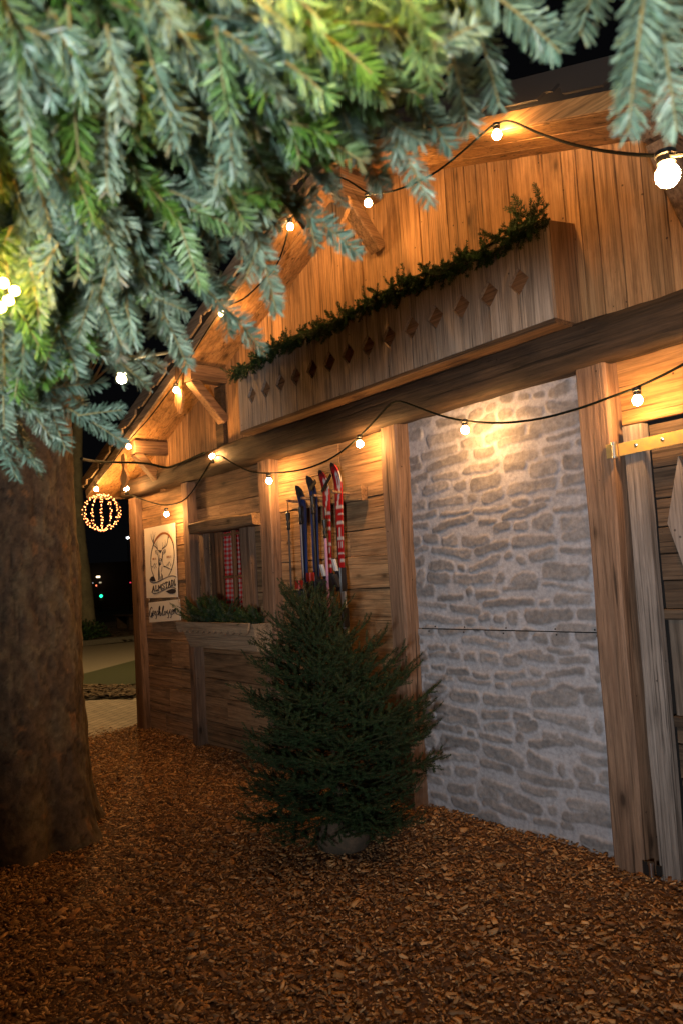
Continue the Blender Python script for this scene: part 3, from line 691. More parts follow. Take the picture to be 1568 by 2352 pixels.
def spruce_branch(p0, az, L, rise, nl=.0135):
    d = np.array([cos(az), sin(az), rise]); d /= np.linalg.norm(d); P = curve(p0, p0+d*L, sag=.05*L, bow=(0, 0, .12*L))
    f_.twig(P, (0, 0, 1), nl=nl, nw=.0026, dens=760, spread=.9, tones=ST, R0=.003, full=True, ang=50, start=.1)
    side = np.array([-sin(az), cos(az), 0]); ns = max(2, int(L/.042))
    for i in range(ns):
        t_ = .18+.78*(i+.5)/ns; q = P[0]+(P[-1]-P[0])*t_; q = np.array([np.interp(t_, np.linspace(0, 1, len(P)), P[:, k]) for k in range(3)])
        s_ = -1 if i % 2 else 1; l = (.34*L*(1.1-t_)+.05)*r.uniform(.8, 1.2); dd = d*.75+side*s_*.75+np.array([0, 0, r.normal(.12, .2)]); dd /= np.linalg.norm(dd)
        f_.twig(curve(q, q+dd*l, bow=(0, 0, .03)), (0, 0, 1), nl=nl, nw=.0026, dens=760, tones=ST, R0=.0016, full=True, ang=50, start=.05)
        if l > .11:
            for s2 in (-1, 1):
                q2 = q+dd*l*.5; d2 = dd+side*s2*.0+np.cross(dd, (0, 0, 1))*s2*.8; d2 /= np.linalg.norm(d2); f_.twig(curve(q2, q2+d2*l*.5), (0, 0, 1), nl=nl, nw=.0026, dens=760, tones=ST, R0=.0012, full=True, ang=50)
nb = 195
for i in range(nb):
    z = .20+1.16*(i/nb)**1.0; t_ = (z-.17)/1.3; p0 = np.array([np.interp(t_, tt, TPc[:, k]) for k in range(3)]); az = i*2.399+r.normal(0, .25)
    Rz = np.interp(z, [.2, .45, .8, 1.05, 1.3, 1.4], [.46, .57, .50, .34, .19, .12])*r.uniform(.5, 1.18)
    spruce_branch(p0, az, Rz, np.interp(z, [.2, .5, 1.0, 1.4], [-.15, .10, .38, .9])+r.normal(0, .08))
for zz, off, L, rs in ((.62, 0, .62, .28), (.55, .25, .60, .2), (.7, -.2, .55, .45), (.5, .1, .56, .05)):
    spruce_branch(base+[0, 0, zz], math.atan2(camr[1], camr[0])+off, L, rs)
for zz, off, L, rs in ((.18, 0, .5, -.2), (.3, .4, .5, -.22), (.35, 2.9, .55, -.15), (.22, 3.3, .55, -.1), (.25, -.8, .42, -.22), (.24, -1.3, .40, -.25)):
    spruce_branch(base+[0, 0, zz], math.atan2(camr[1], camr[0])+off, L, rs)
for q in range(9):
    spruce_branch(base+[0, 0, r.uniform(.18, .34)], -.64+r.uniform(-1.5, 1.5), r.uniform(.24, .42), r.uniform(-.42, -.15))
for zz, off, L, rs in ((.42, -.1, .62, 0.), (.48, .2, .6, .12), (.8, .1, .5, .5), (.9, -.15, .42, .7), (.36, 2.8, .56, 0.), (.7, 3., .5, .25)):
    spruce_branch(base+[0, 0, zz], math.atan2(camr[1], camr[0])+off, L, rs)
f_.twig(curve(TPc[-3], top+[0, 0, .03]), (1, 0, 0), nl=.014, nw=.0021, dens=800, tones=ST, full=True)
f_.build('crown', [M_SPRUCE, M_TW], ct)

# ------------------------------------------------------------------ plane tree trunk, left
pt = empty('plane_tree', (-5.12, 1.32, 0), 'thick mottled plane tree trunk with flared roots at the left, rising through the fir branches', 'tree')
nz, na = 260, 220; z = np.concatenate([np.linspace(-.06, 3.2, 230), np.linspace(3.25, 6, 30)]); th = np.linspace(0, 2*pi, na, endpoint=False)
Zg, A = np.meshgrid(z, th, indexing='ij')
flare = np.exp(-np.clip(Zg, 0, 9)/.22)*.10+np.exp(-np.clip(Zg, 0, 9)/.8)*.035
lob = .5+.5*np.cos(A*7+1.2+.6*np.sin(A*3))
cA, sA = np.cos(A), np.sin(A)
SA = ((A+pi*.35) % (2*pi))*.45
Rg = .445-.014*Zg+flare*(.45+.75*lob)+.03*(fbm(SA*2.2+5, Zg*1.3, 61)-.47)*2+.014*(fbm(SA*7, Zg*5, 62)-.47)*2
Rg -= .05*np.exp(-((lob-.0)/.14)**2)*np.exp(-np.clip(Zg, 0, 9)/.3)
wS = SA+.05*(fbm(SA*9, Zg*9, 63)-.47); wZ = Zg+.08*(fbm(SA*9+7, Zg*9, 64)-.47)
pl = vn(wS*16, wZ*9, 66); Rg -= .006*np.clip((pl-.5)*8, 0, 1)
fine = fbm(SA*42, Zg*30, 67, 3); Rg += .009*(fine-.45); Rg -= .007*(1-np.clip(np.abs(fbm(SA*14, Zg*4.5, 90, 4)-.47)/.03, 0, 1))
ptx, pty = -5.12, 1.32
lean = .012*np.clip(Zg, 0, 9)
V = np.stack([ptx+Rg*cA+.0*lean, pty+Rg*sA, Zg], -1)
c0 = np.array((.115, .082, .055)); c1 = np.array((.15, .118, .075)); c2 = np.array((.085, .062, .044)); c3 = np.array((.20, .115, .06))
m1 = np.clip((fbm(wS*12+3, wZ*7, 70)-.45)*8, 0, 1)[..., None]; m2 = np.clip((fbm(wS*17+9, wZ*11, 71)-.5)*9, 0, 1)[..., None]; m3 = np.clip((fbm(wS*9+29, wZ*9, 75, 5)-.71)*30, 0, 1)[..., None]
C = c0*(1-m1)+c1*m1; C = C*(1-m2)+c2*m2; C = C*(1-m3)+c3*m3; crk = np.abs(fbm(SA*14, Zg*4.5, 90, 4)-.47); C = C*(.45+1.05*fine[..., None])*(.5+.5*np.clip(crk/.03, 0, 1))[..., None]
idx = np.arange(nz*na).reshape(nz, na); ir = np.roll(idx, -1, 1); F = np.stack([idx[:-1], ir[:-1], ir[1:], idx[1:]], -1).reshape(-1, 4)
mesh('trunk', V.reshape(-1, 3), F, vcol('plane_bark', .9, (45, .006, .5)), pt, col=C.reshape(-1, 3), smooth=True)
mb = MB()
for az, L in ((.4, 3), (2.3, 3.4), (4.4, 3)):
    P = [np.array([ptx, pty, 5.3])+np.array([cos(az)*t_*L*.5, sin(az)*t_*L*.5, t_*L]) for t_ in np.linspace(0, 1, 8)]; mb.tube(P, np.linspace(.26, .06, 8), 10)
mb.build('limb', M_TWIG, pt, smooth=True)

# ------------------------------------------------------------------ fir over the camera
ft = empty('fir_tree', (-1.55, -1.0, 0), 'blue green silver fir whose lit needle branches hang across the top of the view', 'tree')
ftb = np.array([-1.55, -1.0, 0])
mb = MB(); mb.tube([ftb+[0, 0, z_] for z_ in np.linspace(-.05, 6, 24)], np.linspace(.15, .03, 24), 14); mb.build('trunk', M_TWIG, ft, smooth=True)
TONES = [(np.array((.065, .13, .085)), np.array((.22, .325, .25))), (np.array((.09, .16, .10)), np.array((.32, .41, .31))), (np.array((.055, .14, .028)), np.array((.22, .34, .15))), (np.array((.045, .14, .016)), np.array((.15, .28, .05)))]
fr = np.random.default_rng(88)
def outline_y(x):
    return np.interp(x, [-40, 0, 60, 130, 200, 290, 340, 380, 430, 520, 600, 640, 700, 760, 830, 900, 990, 1040, 1090, 1150, 1200, 1290, 1340, 1400, 1460, 1568, 1640],
                        [1060, 1050, 1060, 1015, 960, 990, 850, 800, 830, 700, 770, 690, 560, 520, 575, 400, 440, 330, 280, 220, 110, 110, 70, 150, 250, 240, 240])
def frond(fol, a, b, tone, subs=1., nl=.0225, dens=1450):
    """a,b world points; one flat spray with side twigs"""
    a = np.array(a); b = np.array(b); d = b-a; L = np.linalg.norm(d); dn = d/L
    toc = np.array([0, 0, CZ])-(a+b)/2; toc /= np.linalg.norm(toc)
    U = toc*1.+np.array([0, 0, .25])+fr.normal(0, .28, 3); U -= dn*(U@dn); U /= np.linalg.norm(U)
    S = np.cross(dn, U)
    P = curve(a, b, sag=-.03*L, bow=(0, 0, -.04*L), n=7)
    fol.twig(P, U, nl=nl, nw=.0022, dens=dens, spread=.34, tones=tone, R0=.0022, tip=(.30, .20, .13) if fr.random() < .3 else None)
    if subs and L > .15:
        n = int(L/.07)
        for i in range(n):
            t_ = .08+.62*(i+fr.uniform(0, .6))/n; s_ = 1 if i % 2 else -1; q = a+d*t_; l = (.50*L*(1-t_)+.03)*fr.uniform(.75, 1.1)*subs
            dd = dn*.80+S*s_*.62+U*fr.normal(0, .12); dd /= np.linalg.norm(dd)
            fol.twig(curve(q, q+dd*l, bow=(0, 0, -.03*l)), U, nl=nl*.95, nw=.0022, dens=dens, spread=.30, tones=tone, R0=.0018)
bra = [Fol(fr, (.22, .19, .08)) for _ in range(14)]
# hand placed tips (pixel of base, pixel of tip, distance)
tips = [((-60, 800), (130, 1010), 1.35), ((20, 880), (285, 1005), 1.42), ((150, 800), (375, 832), 1.25), ((60, 760), (210, 960), 1.4), ((330, 640), (432, 832), 1.18), ((420, 620), (603, 792), 1.22), ((560, 440), (635, 705), 1.1), ((620, 440), (822, 572), 1.15), ((640, 330), (790, 462), 1.1),
        ((850, 220), (985, 455), 1.05), ((880, 150), (1032, 330), 1.05), ((1020, 60), (1078, 292), .95), ((1080, 10), (1146, 236), .92), ((1060, -60), (1285, 108), .85), ((1400, -120), (1330, 70), .85), ((1490, -80), (1440, 290), .80), ((1500, -60), (1552, 288), .82), ((1560, -100), (1568, 120), .9),
        ((200, 500), (225, 700), 1.1), ((270, 470), (300, 760), 1.12), ((240, 480), (190, 690), 1.12), ((700, 260), (760, 420), 1.05), ((500, 380), (540, 560), 1.1), ((470, 420), (505, 585), 1.12), ((350, 540), (400, 700), 1.15), ((100, 620), (110, 730), 1.1), ((0, 900), (90, 1080), 1.45), ((-40, 950), (40, 1090), 1.4), ((180, 760), (280, 870), 1.3), ((420, 500), (430, 640), 1.2), ((820, 330), (880, 430), 1.1)]
for i, (p0, p1, d) in enumerate(tips):
    fol = bra[min(13, int(np.clip((p1[0]+60)/1640*14, 0, 13)))]
    if p1[0] > 1050: fol = Fol(fr, (.22, .19, .08)); bra.append(fol)
    tn = TONES[fr.choice(2)]
    frond(fol, dist(*p0, d*.93), dist(*p1, d*1.04), tn, subs=0. if i in (15, 16) else (.55 if 4 <= i <= 13 else .9))
# filler fans following the boughs out of the trunk side
holes = [(770, 490, 55), (700, 500, 30), (455, 345, 26), (475, 560, 32), (505, 735, 26), (370, 480, 22), (225, 620, 20), (1220, 180, 50), (1380, 230, 120), (260, 900, 60), (600, 620, 30), (380, 700, 16), (560, 600, 24)]
cnt = 0
while cnt < 470:
    x = fr.uniform(-120, 1600); y = fr.uniform(-150, 1050)
    vx, vy = x+100, y+300
    ang = math.atan2(vy, vx)+fr.normal(0, .42); L = fr.uniform(150, 300)
    if x > 1150 and fr.random() < .85: continue
    if y > 500 and fr.random() < .25: continue
    x1, y1 = x+cos(ang)*L, y+sin(ang)*L
    bad = False
    for t_ in (.5, 1.):
        qx, qy = x+(x1-x)*t_, y+(y1-y)*t_
        if qy > outline_y(qx)-(140 if qx > 380 else 65)-fr.uniform(0, 90) or any((qx-hx)**2+(qy-hy)**2 < hr**2*1.6 for hx, hy, hr in holes): bad = True
    if bad: continue
    lay = fr.random()
    d = .72+.55*np.clip((y/1000), 0, 1)+.30*lay+.05
    tn = TONES[fr.choice(4, p=[.35, .3, .2, .15] if y > 300 or x < 100 else [.16, .26, .34, .24])]  # upper fans lean to yellow-green, painting in the warm light up there
    if x1 > 1120: fol = Fol(fr, (.22, .19, .08)); bra.append(fol)
    else: fol = bra[min(13, int(np.clip((x1+60)/1640*14, 0, 13)))]
    frond(fol, dist(x, y, d*.95), dist(x1, y1, d*1.03), tn, dens=1300); cnt += 1
for q in range(1150):   # short shoots that close the mass nearer the trunk
    x = fr.uniform(-120, 1120); y = fr.uniform(-150, 900)
    ang = math.atan2(y+300, x+100)+fr.normal(0, .6); L = fr.uniform(70, 170); x1, y1 = x+cos(ang)*L, y+sin(ang)*L
    if y1 > outline_y(x1)-(190 if x1 > 380 else 140)-fr.uniform(0, 80) or any((x1-hx)**2+(y1-hy)**2 < hr**2*1.3 for hx, hy, hr in holes): continue
    d = .74+.5*np.clip(y/1000, 0, 1)+.4*fr.random(); a_ = dist(x, y, d*.97); b_ = dist(x1, y1, d*1.02); dn_ = (b_-a_)/np.linalg.norm(b_-a_)
    U_ = -a_+np.array([0, 0, CZ]); U_ = U_/np.linalg.norm(U_)+fr.normal(0, .5, 3); U_ -= dn_*(U_@dn_); U_ /= np.linalg.norm(U_)
    bra[min(13, int(np.clip((x1+60)/1640*14, 0, 13)))].twig(curve(a_, b_, bow=(0, 0, -.01)), U_, nl=.021, nw=.0021, dens=1300, spread=.55, tones=TONES[fr.choice(4, p=[.25, .35, .25, .15])], R0=.0018)
for k, fol in enumerate(bra):
    if not fol.V: continue
    o = fol.build('branch', [M_NEEDLE, M_TW], ft)
# woody boughs
for pts_, r0 in (([(-300, -500, .9), (-40, 60, 1.05), (60, 250, 1.2), (140, 420, 1.3)], .011), ([(-200, -700, .8), (250, -150, 1.0), (520, 250, 1.25), (700, 520, 1.35)], .012), ([(-400, 0, 1.2), (-60, 500, 1.35), (60, 680, 1.45), (200, 800, 1.5)], .012),
                 ([(0, -800, .8), (600, -200, 1.0), (900, 60, 1.2), (1020, 200, 1.25)], .01), ([(400, -900, .8), (1000, -400, .9), (1300, -150, .95), (1500, -120, .95)], .009)):
    W_ = [ftb+np.array([0, 0, 3.0])]+[dist(*q) for q in pts_]
    W_ = np.array(W_); tt = np.linspace(0, 1, 16); kk = np.linspace(0, 1, len(W_)); P = np.stack([np.interp(tt, kk, W_[:, j]) for j in range(3)], 1)
    mb = MB(); mb.tube(P, np.linspace(r0*1.8, r0*.5, 16), 8); mb.build('bough', noisy('red_bark', (.24, .10, .05), (.36, .17, .09), 45, .8, .003), ft, smooth=True)

# ------------------------------------------------------------------ lamps on cables
def sag_path(pts, per=6):
    out = []
    for i in range(len(pts)-1):
        a, b_ = np.array(pts[i]), np.array(pts[i+1]); n = per
        for q in range(n): out.append(a+(b_-a)*q/n)
    out.append(np.array(pts[-1])); out = np.array(out)
    for _ in range(3): out[1:-1] = out[1:-1]*.5+(out[:-2]+out[2:])*.25
    return out
def bulb(root, p, up=1, rad=.0225):
    """glass globe centred on p, socket above (up=1) or below"""
    mb = MB(); prof = [(.002, -rad)]+[(rad*sin(t_), -rad*cos(t_)) for t_ in np.linspace(.25, 2.5, 10)]+[(rad*.55, rad*1.05)]
    mb.lathe(p, prof, 18, (0, 0, up)); mb.build('bulb', M_BULB, root, smooth=True)
    mb = MB(); mb.lathe(np.array(p)+[0, 0, up*rad*.95], [(rad*.6, 0), (rad*.78, .003), (rad*.78, .020), (rad*.9, .022), (rad*.9, .034), (rad*.5, .040)], 14, (0, 0, up)); mb.build('socket', M_BLACK, root)
Y1 = 3.165
s1 = empty('string_lights', at(905, 915, Y1), 'lower black cable of warm globe bulbs looped under the heavy beam', 'string lights')
pth = [(290, 1133), (340, 1152), (383, 1163), (430, 1150), (470, 1085), (497, 1038), (530, 1062), (575, 1085), (618, 1088), (700, 1080), (770, 1050), (826, 1003), (870, 955), (905, 915), (960, 937), (1020, 958), (1067, 968), (1150, 973), (1240, 963), (1340, 935), (1400, 912), (1463, 890), (1520, 862), (1568, 838)]
P = [at(a, b_, Y1) for a, b_ in pth]+[np.array([-1.2, 3.13, 2.45]), np.array([-.5, 3.14, 2.55])]
mb = MB(); mb.tube(sag_path(P, 4), .006, 7); mb.build('cable', M_CABLE, s1)
for px, py, up in ((383, 1181, 1), (618, 1105, 1), (826, 1020, 1), (1067, 988, 1), (1463, 920, 1)): bulb(s1, at(px, py, Y1), up)
bulb(s1, at(488, 1048, Y1), -1)
Y2 = 2.90
s2 = empty('string_lights', at(1170, 275, Y2), 'upper black cable of warm globe bulbs following the gable roof edge', 'string lights')
pth = [(222, 1108), (250, 1075), (275, 1040), (296, 1012), (345, 960), (385, 905), (405, 880), (450, 800), (510, 705), (560, 690), (600, 650), (635, 615), (655, 560), (667, 505), (690, 470), (750, 400), (800, 412), (845, 448), (905, 440), (990, 405), (1060, 350), (1125, 290), (1140, 283), (1170, 275)]
P = [at(a, b_, Y2) for a, b_ in pth]+[at(1230, 305, 2.7), at(1330, 338, 2.3), at(1440, 355, 2.05), at(1535, 358, 1.9), at(1620, 350, 1.75), np.array([-.2, 1.2, 2.5]), np.array([.6, .6, 2.9])]
mb = MB(); mb.tube(sag_path(P, 4), .0055, 7); mb.build('cable', M_CABLE, s2)
for px, py in ((222, 1124), (296, 1026), (405, 896), (510, 720), (667, 521), (845, 467), (1140, 310)): bulb(s2, at(px, py, Y2))
bulb(s2, at(291, 1122, 3.06), -1); bulb(s2, at(1532, 403, 1.9), 1, .031)
# power cable from the trunk to the beam
P = [np.array([-4.86, 1.72, 2.36]), at(205, 1058, 2.2), at(250, 1062, 2.6), at(310, 1062, 2.9), at(350, 1066, 3.05), at(385, 1077, 3.18), at(425, 1060, 3.2), at(470, 1040, 3.2)]
mb = MB(); mb.tube(sag_path(P, 4), .011, 7); o = mb.build('power_cable', M_CABLE); tag(o, 'thick black cable strung from the plane tree trunk to the hut beam', 'cable')

# wooden ornaments hanging at the purlin ends
def leaf_board(px, py, Y, h, wdt, label):
    c = at(px, py, Y); pts = []
    for t_, ww in ((0, .35), (.06, .5), (.18, .62), (.3, .5), (.40, .28), (.46, .30), (.56, .72), (.68, 1.0), (.8, .85), (.9, .5), (1., .04)): pts.append((ww, t_))
    poly = [(c[0]+wdt/2*a, c[2]+h/2-h*b_) for a, b_ in pts]+[(c[0]-wdt/2*a, c[2]+h/2-h*b_) for a, b_ in pts[::-1]]
    mb = MB(); mb.prism(poly, Y, Y+.024); o = mb.build('wooden_ornament', M_GAB); tag(o, label, 'ornament', 'carved boards hanging from the roof edge'); return o
leaf_board(409, 895, 2.935, .42, .15, 'pale carved leaf board hanging beside a bright bulb, left of the long box')
leaf_board(284, 1082, 2.935, .34, .17, 'carved leaf board hanging in shadow by the lowest roof corner, over the corner post')
c = at(772, 488, 2.94); hp = [(c[0]+.125*(16*sin(t_)**3)/16, c[2]+.12*(13*cos(t_)-5*cos(2*t_)-2*cos(3*t_)-cos(4*t_))/16) for t_ in np.linspace(0, 2*pi, 28, endpoint=False)]
mb = MB(); mb.prism(hp[::-1], 2.94, 2.968); o = mb.build('wooden_heart', M_GAB); tag(o, 'wooden heart hanging below the roof ridge, half hidden by fir twigs', 'ornament', 'carved boards hanging from the roof edge')

# glowing wire ball
bc = at(234, 1177, 2.88); BR = .185
ball = empty('light_ball', bc+[0, 0, BR], 'glowing wire globe of tiny warm lights hanging at the roof corner', 'light ball')
mb = MB(); r = np.random.default_rng(3); pos = []
for k in range(12):
    az = 2*pi*k/12+.2; P = np.array([bc+BR*np.array([sin(t_)*cos(az), sin(t_)*sin(az), cos(t_)]) for t_ in np.linspace(.1, pi-.1, 22)]); P += r.normal(0, .002, P.shape); mb.tube(P, .0014, 4)
    pos += [bc+BR*np.array([sin(t_)*cos(az), sin(t_)*sin(az), cos(t_)])+r.normal(0, .004, 3) for t_ in np.linspace(.2, pi-.2, 14)+r.normal(0, .04, 14)]
mb.build('wire_frame', plain('copper_wire', (.10, .06, .03), .5), ball)
me0 = None
keep_ = sorted(range(len(pos)), key=lambda i: pos[i][1])[:100]; rest = [pos[i] for i in range(len(pos)) if i not in set(keep_)]; pos = [pos[i] for i in keep_]
mb = MB()
for p in rest: mb.lathe(p, [(.001, -.004), (.0032, -.003), (.0042, 0), (.0032, .003), (.001, .004)], 8)
o = mb.build('rear_leds', M_LED, ball); o['kind'] = 'stuff'
for p in pos:
    if me0 is None:
        mb = MB(); mb.lathe(p, [(.001, -.004), (.0032, -.003), (.0042, 0), (.0032, .003), (.001, .004)], 8); l0 = mb.build('led', M_LED, ball, smooth=True); p0_ = p; me0 = l0
    else:
        o = me0.copy(); COL.objects.link(o); o.parent = ball; o.location = [float(a) for a in (p-p0_)]
# small lights woven into the fir branches
fairy = empty('fairy_lights', dist(10, 640, 1.3), 'cluster of small warm fairy lights among the fir branches at the left edge', 'fairy lights')
M_FAIRYL = emit('fairy_led_dim', (1., .58, .10), 210.)
M_FAIRY = emit('fairy_led', (1., .62, .12), 1100.)
pp = [dist(a, b_, d) for a, b_, d in ((8, 650, .98), (20, 690, 1.0), (2, 706, 1.0), (34, 668, 1.02), (-20, 640, .96), (-25, 720, 1.0))]
mb = MB(); mb.tube(sag_path([dist(-120, 560, .9)]+pp, 3), .0012, 5); mb.build('wire', M_CABLE, fairy)
for p in pp: mb = MB(); mb.lathe(p, [(.001, -.005), (.0045, -.003), (.0055, 0), (.0045, .003), (.001, .005)], 8); mb.build('led', M_FAIRYL, fairy, smooth=True)
fairy = empty('fairy_lights', dist(840, -60, 1.0), 'strand of warm fairy lights yellowing the fir needles at the top centre', 'fairy lights')
pp = [dist(a, b_, d) for a, b_, d in ((690, -110, .66), (830, -100, .64), (970, -110, .64), (880, -90, .85))]
mb = MB(); mb.tube(sag_path([dist(700, -160, 1.0)]+pp, 3), .0012, 5); mb.build('wire', M_CABLE, fairy)
for p in pp: mb = MB(); mb.lathe(p, [(.001, -.005), (.0045, -.003), (.0055, 0), (.0045, .003), (.001, .005)], 8); mb.build('led', M_FAIRY, fairy, smooth=True)

# ------------------------------------------------------------------ signs
INK = plain('sign_ink', (.025, .022, .03), .6); INKB = plain('sign_brown_ink', (.28, .10, .02), .6)
PAPER = noisy('cream_board', (.80, .74, .62), (.84, .78, .66), 8, .7, .001)
SY = 3.300
def gp(x, y, Y=SY): return at(.8167*(390+.14463*x), .8167*(1440+.14456*y), Y)
def ribbon(mb, pts, wd, Y=SY):
    pts = np.array(pts, float); n = len(pts); wd = np.broadcast_to(wd, (n,)); T = np.gradient(pts, axis=0); T /= np.linalg.norm(T, axis=1)[:, None]+1e-9; Nn = np.stack([-T[:, 1], T[:, 0]], 1)
    V = []
    for i in range(n): V += [gp(*(pts[i]+Nn[i]*wd[i]/2), Y), gp(*(pts[i]-Nn[i]*wd[i]/2), Y)]
    mb.add(V, [(2*i, 2*i+1, 2*i+3, 2*i+2) for i in range(n-1)])
def blob(mb, pts, Y=SY): mb.add([gp(x, y, Y) for x, y in pts], [tuple(range(len(pts)))])
def smoothpts(pts, k=8):
    pts = np.array(pts, float); n = len(pts); out = []
    for i in range(n-1):
        p0, p1, p2, p3 = pts[max(i-1, 0)], pts[i], pts[i+1], pts[min(i+2, n-1)]
        for t_ in np.linspace(0, 1, k, endpoint=False): out.append(.5*((2*p1)+(-p0+p2)*t_+(2*p0-5*p1+4*p2-p3)*t_**2+(-p0+3*p1-3*p2+p3)*t_**3))
    out.append(pts[-1]); return np.array(out)
sg = empty('hut_sign', (-7.18, 3.32, 1.4), 'cream ALMSTADL board with a stag in an oval on the wall beside the corner post', 'sign')
a_ = gp(155, 330); b_ = gp(745, 205); c_ = gp(800, 1670); d_ = gp(205, 1672)
mb = MB(); mb.prism([(-7.53, 1.40), (-6.825, 1.40), (-6.825, 2.122), (-7.53, 2.122)], SY+.002, SY+.016); mb.build('panel', PAPER, sg)
mk = MB(); bk = MB()
th = np.linspace(-.5*pi, 1.5*pi, 70)
ring = np.array([(468+225*cos(t_)+(-30*sin(t_)), 880+470*sin(t_)-10*cos(t_)) for t_ in th])
wr = 12+26*np.clip(-np.sin(th), 0, 1)**2
ang = np.array([math.atan2(sin(t_), cos(t_)) for t_ in th])
keep = [i for i in range(70) if not (sin(th[i]) > .80)]
run = []
for i in range(70):
    if sin(th[i]) > .82:
        if len(run) > 2: ribbon(mk if False else mk, ring[run], wr[run])
        run = []
    else: run.append(i)
if len(run) > 2: ribbon(mk, ring[run], wr[run])
topi = [i for i in range(70) if sin(th[i]) < -.55]
left = [i for i in topi if i > 35]; right = [i for i in topi if i <= 35]
for q in (left, right):
    if len(q) > 2: ribbon(bk, ring[q], wr[q]+2, SY-.001)
# antlers
for P_, w_ in (([(380, 730), (345, 690), (305, 650), (290, 600), (265, 540), (250, 480), (246, 420)], [18, 16, 14, 12, 10, 8, 3]), ([(375, 735), (365, 680), (358, 620), (370, 560)], [12, 10, 7, 3]), ([(345, 695), (335, 640), (322, 590), (330, 545)], [10, 9, 7, 3]), ([(290, 600), (300, 520), (318, 450), (325, 395)], [10, 8, 6, 3]), ([(285, 580), (288, 480), (280, 375)], [8, 6, 3]),
               ([(460, 725), (495, 690), (540, 655), (560, 600), (570, 540), (575, 470), (560, 370)], [18, 16, 14, 12, 10, 8, 3]), ([(470, 720), (478, 660), (470, 590)], [12, 8, 3]), ([(505, 680), (522, 620), (518, 530)], [10, 8, 3]), ([(565, 560), (585, 480), (580, 370)], [9, 6, 3]), ([(575, 520), (600, 470), (615, 430)], [8, 9, 3])):
    ribbon(mk, smoothpts(P_, 5), np.interp(np.linspace(0, 1, (len(P_)-1)*5+1), np.linspace(0, 1, len(w_)), w_))
# head
blob(mk, [(372, 745), (400, 738), (430, 745), (462, 738), (445, 770), (432, 800), (420, 805), (402, 770)])
for P_, w_ in (([(375, 760), (340, 745), (332, 765), (345, 810), (385, 830)], 9), ([(345, 765), (365, 800)], 8), ([(480, 765), (515, 735), (532, 745), (520, 790), (480, 825)], 9), ([(515, 760), (490, 800)], 12), ([(385, 770), (380, 830), (392, 900), (405, 960)], 9), ([(405, 830), (415, 880), (412, 930)], 5), ([(412, 915), (430, 905), (446, 918), (440, 945), (418, 945), (412, 915)], 9), ([(415, 975), (430, 985), (445, 972)], 6)):
    ribbon(mk, smoothpts(P_, 5), w_)
blob(mk, [(462, 770), (480, 780), (474, 850), (468, 940), (455, 975), (450, 940), (455, 880), (462, 830)])
blob(mk, [(385, 870), (392, 900), (402, 960), (420, 1000), (445, 1000), (440, 1020), (415, 1040), (395, 1075), (388, 1000)])
blob(mk, [(390, 1075), (405, 1060), (408, 1150), (415, 1230), (410, 1315), (392, 1330), (385, 1230)])
blob(mk, [(445, 1160), (455, 1200), (475, 1240), (470, 1290), (452, 1300), (448, 1230)])
ribbon(mk, smoothpts([(470, 950), (480, 1020), (488, 1050)], 5), 5); ribbon(mk, smoothpts([(462, 1060), (455, 1110), (447, 1160)], 5), 8); ribbon(mk, [(430, 1250), (435, 1310)], 8)
blob(mk, [(490, 1045), (520, 1050), (560, 1070), (600, 1095), (655, 1118), (650, 1125), (600, 1108), (540, 1075), (490, 1068)])
for P_ in ([(248, 1050), (285, 1082)], [(318, 1000), (330, 1045), (352, 1085)], [(275, 1065), (318, 1000)], [(340, 1020), (355, 1000)], [(300, 1050), (322, 1105)], [(570, 1000), (590, 985), (600, 965)], [(590, 990), (575, 1055)], [(600, 965), (625, 1020)], [(660, 1050), (680, 1000)], [(620, 1050), (640, 1020)], [(540, 1045), (575, 1010)]): ribbon(mk, P_, 7)
# ribbon banner
for P_, w_ in (([(228, 1300), (232, 1350), (290, 1380), (380, 1360), (480, 1305), (580, 1258), (670, 1240), (742, 1268)], 13), ([(235, 1330), (300, 1368), (390, 1345), (480, 1292)], 5), ([(255, 1550), (300, 1582), (380, 1570), (480, 1520), (580, 1475), (670, 1460), (735, 1495)], 13), ([(300, 1598), (380, 1590), (470, 1545), (560, 1500), (650, 1478), (715, 1495)], 5)):
    ribbon(mk, smoothpts(P_, 7), w_)
blob(mk, [(282, 1248), (250, 1262), (228, 1290), (232, 1325), (275, 1350), (340, 1345), (322, 1290), (300, 1250)])
blob(mk, [(530, 1545), (590, 1515), (660, 1492), (715, 1500), (735, 1530), (715, 1575), (670, 1592), (610, 1590)])
# ALMSTADL, slab letters following the banner
def lett(mb, paths, x0, w_, yb, h, slant, stroke, Y=SY):
    for path in paths:
        pt_ = [(x0+u*w_, yb(x0+u*w_)-v*h) for u, v in path]
        sw = stroke
        ribbon(mb, pt_, sw, Y)
SER = lambda u, v, s_=.22: [(u-s_, v), (u+s_, v)]
GL = {'A': [[(.1, 0), (.5, 1)], [(.5, 1), (.9, 0)], [(.28, .33), (.72, .33)], SER(.1, .03), SER(.9, .03)],
      'L': [[(.28, 0), (.28, 1)], [(.05, .04), (.95, .04)], [(.93, 0), (.93, .3)], SER(.28, .97)],
      'M': [[(.1, 0), (.14, 1)], [(.14, 1), (.5, .3)], [(.5, .3), (.86, 1)], [(.86, 1), (.9, 0)], SER(.1, .03, .16), SER(.9, .03, .16)],
      'S': [[(.88, .72), (.85, .9), (.5, .98), (.18, .88), (.14, .68), (.35, .55), (.65, .46), (.88, .32), (.84, .1), (.5, .02), (.16, .08), (.12, .28)]],
      'T': [[(.5, 0), (.5, 1)], [(.05, .96), (.95, .96)], [(.07, 1), (.07, .75)], [(.93, 1), (.93, .75)], SER(.5, .03)],
      'D': [[(.22, 0), (.22, 1)], [(.05, .96), (.5, .96), (.82, .82), (.92, .5), (.82, .18), (.5, .04), (.05, .04)]]}
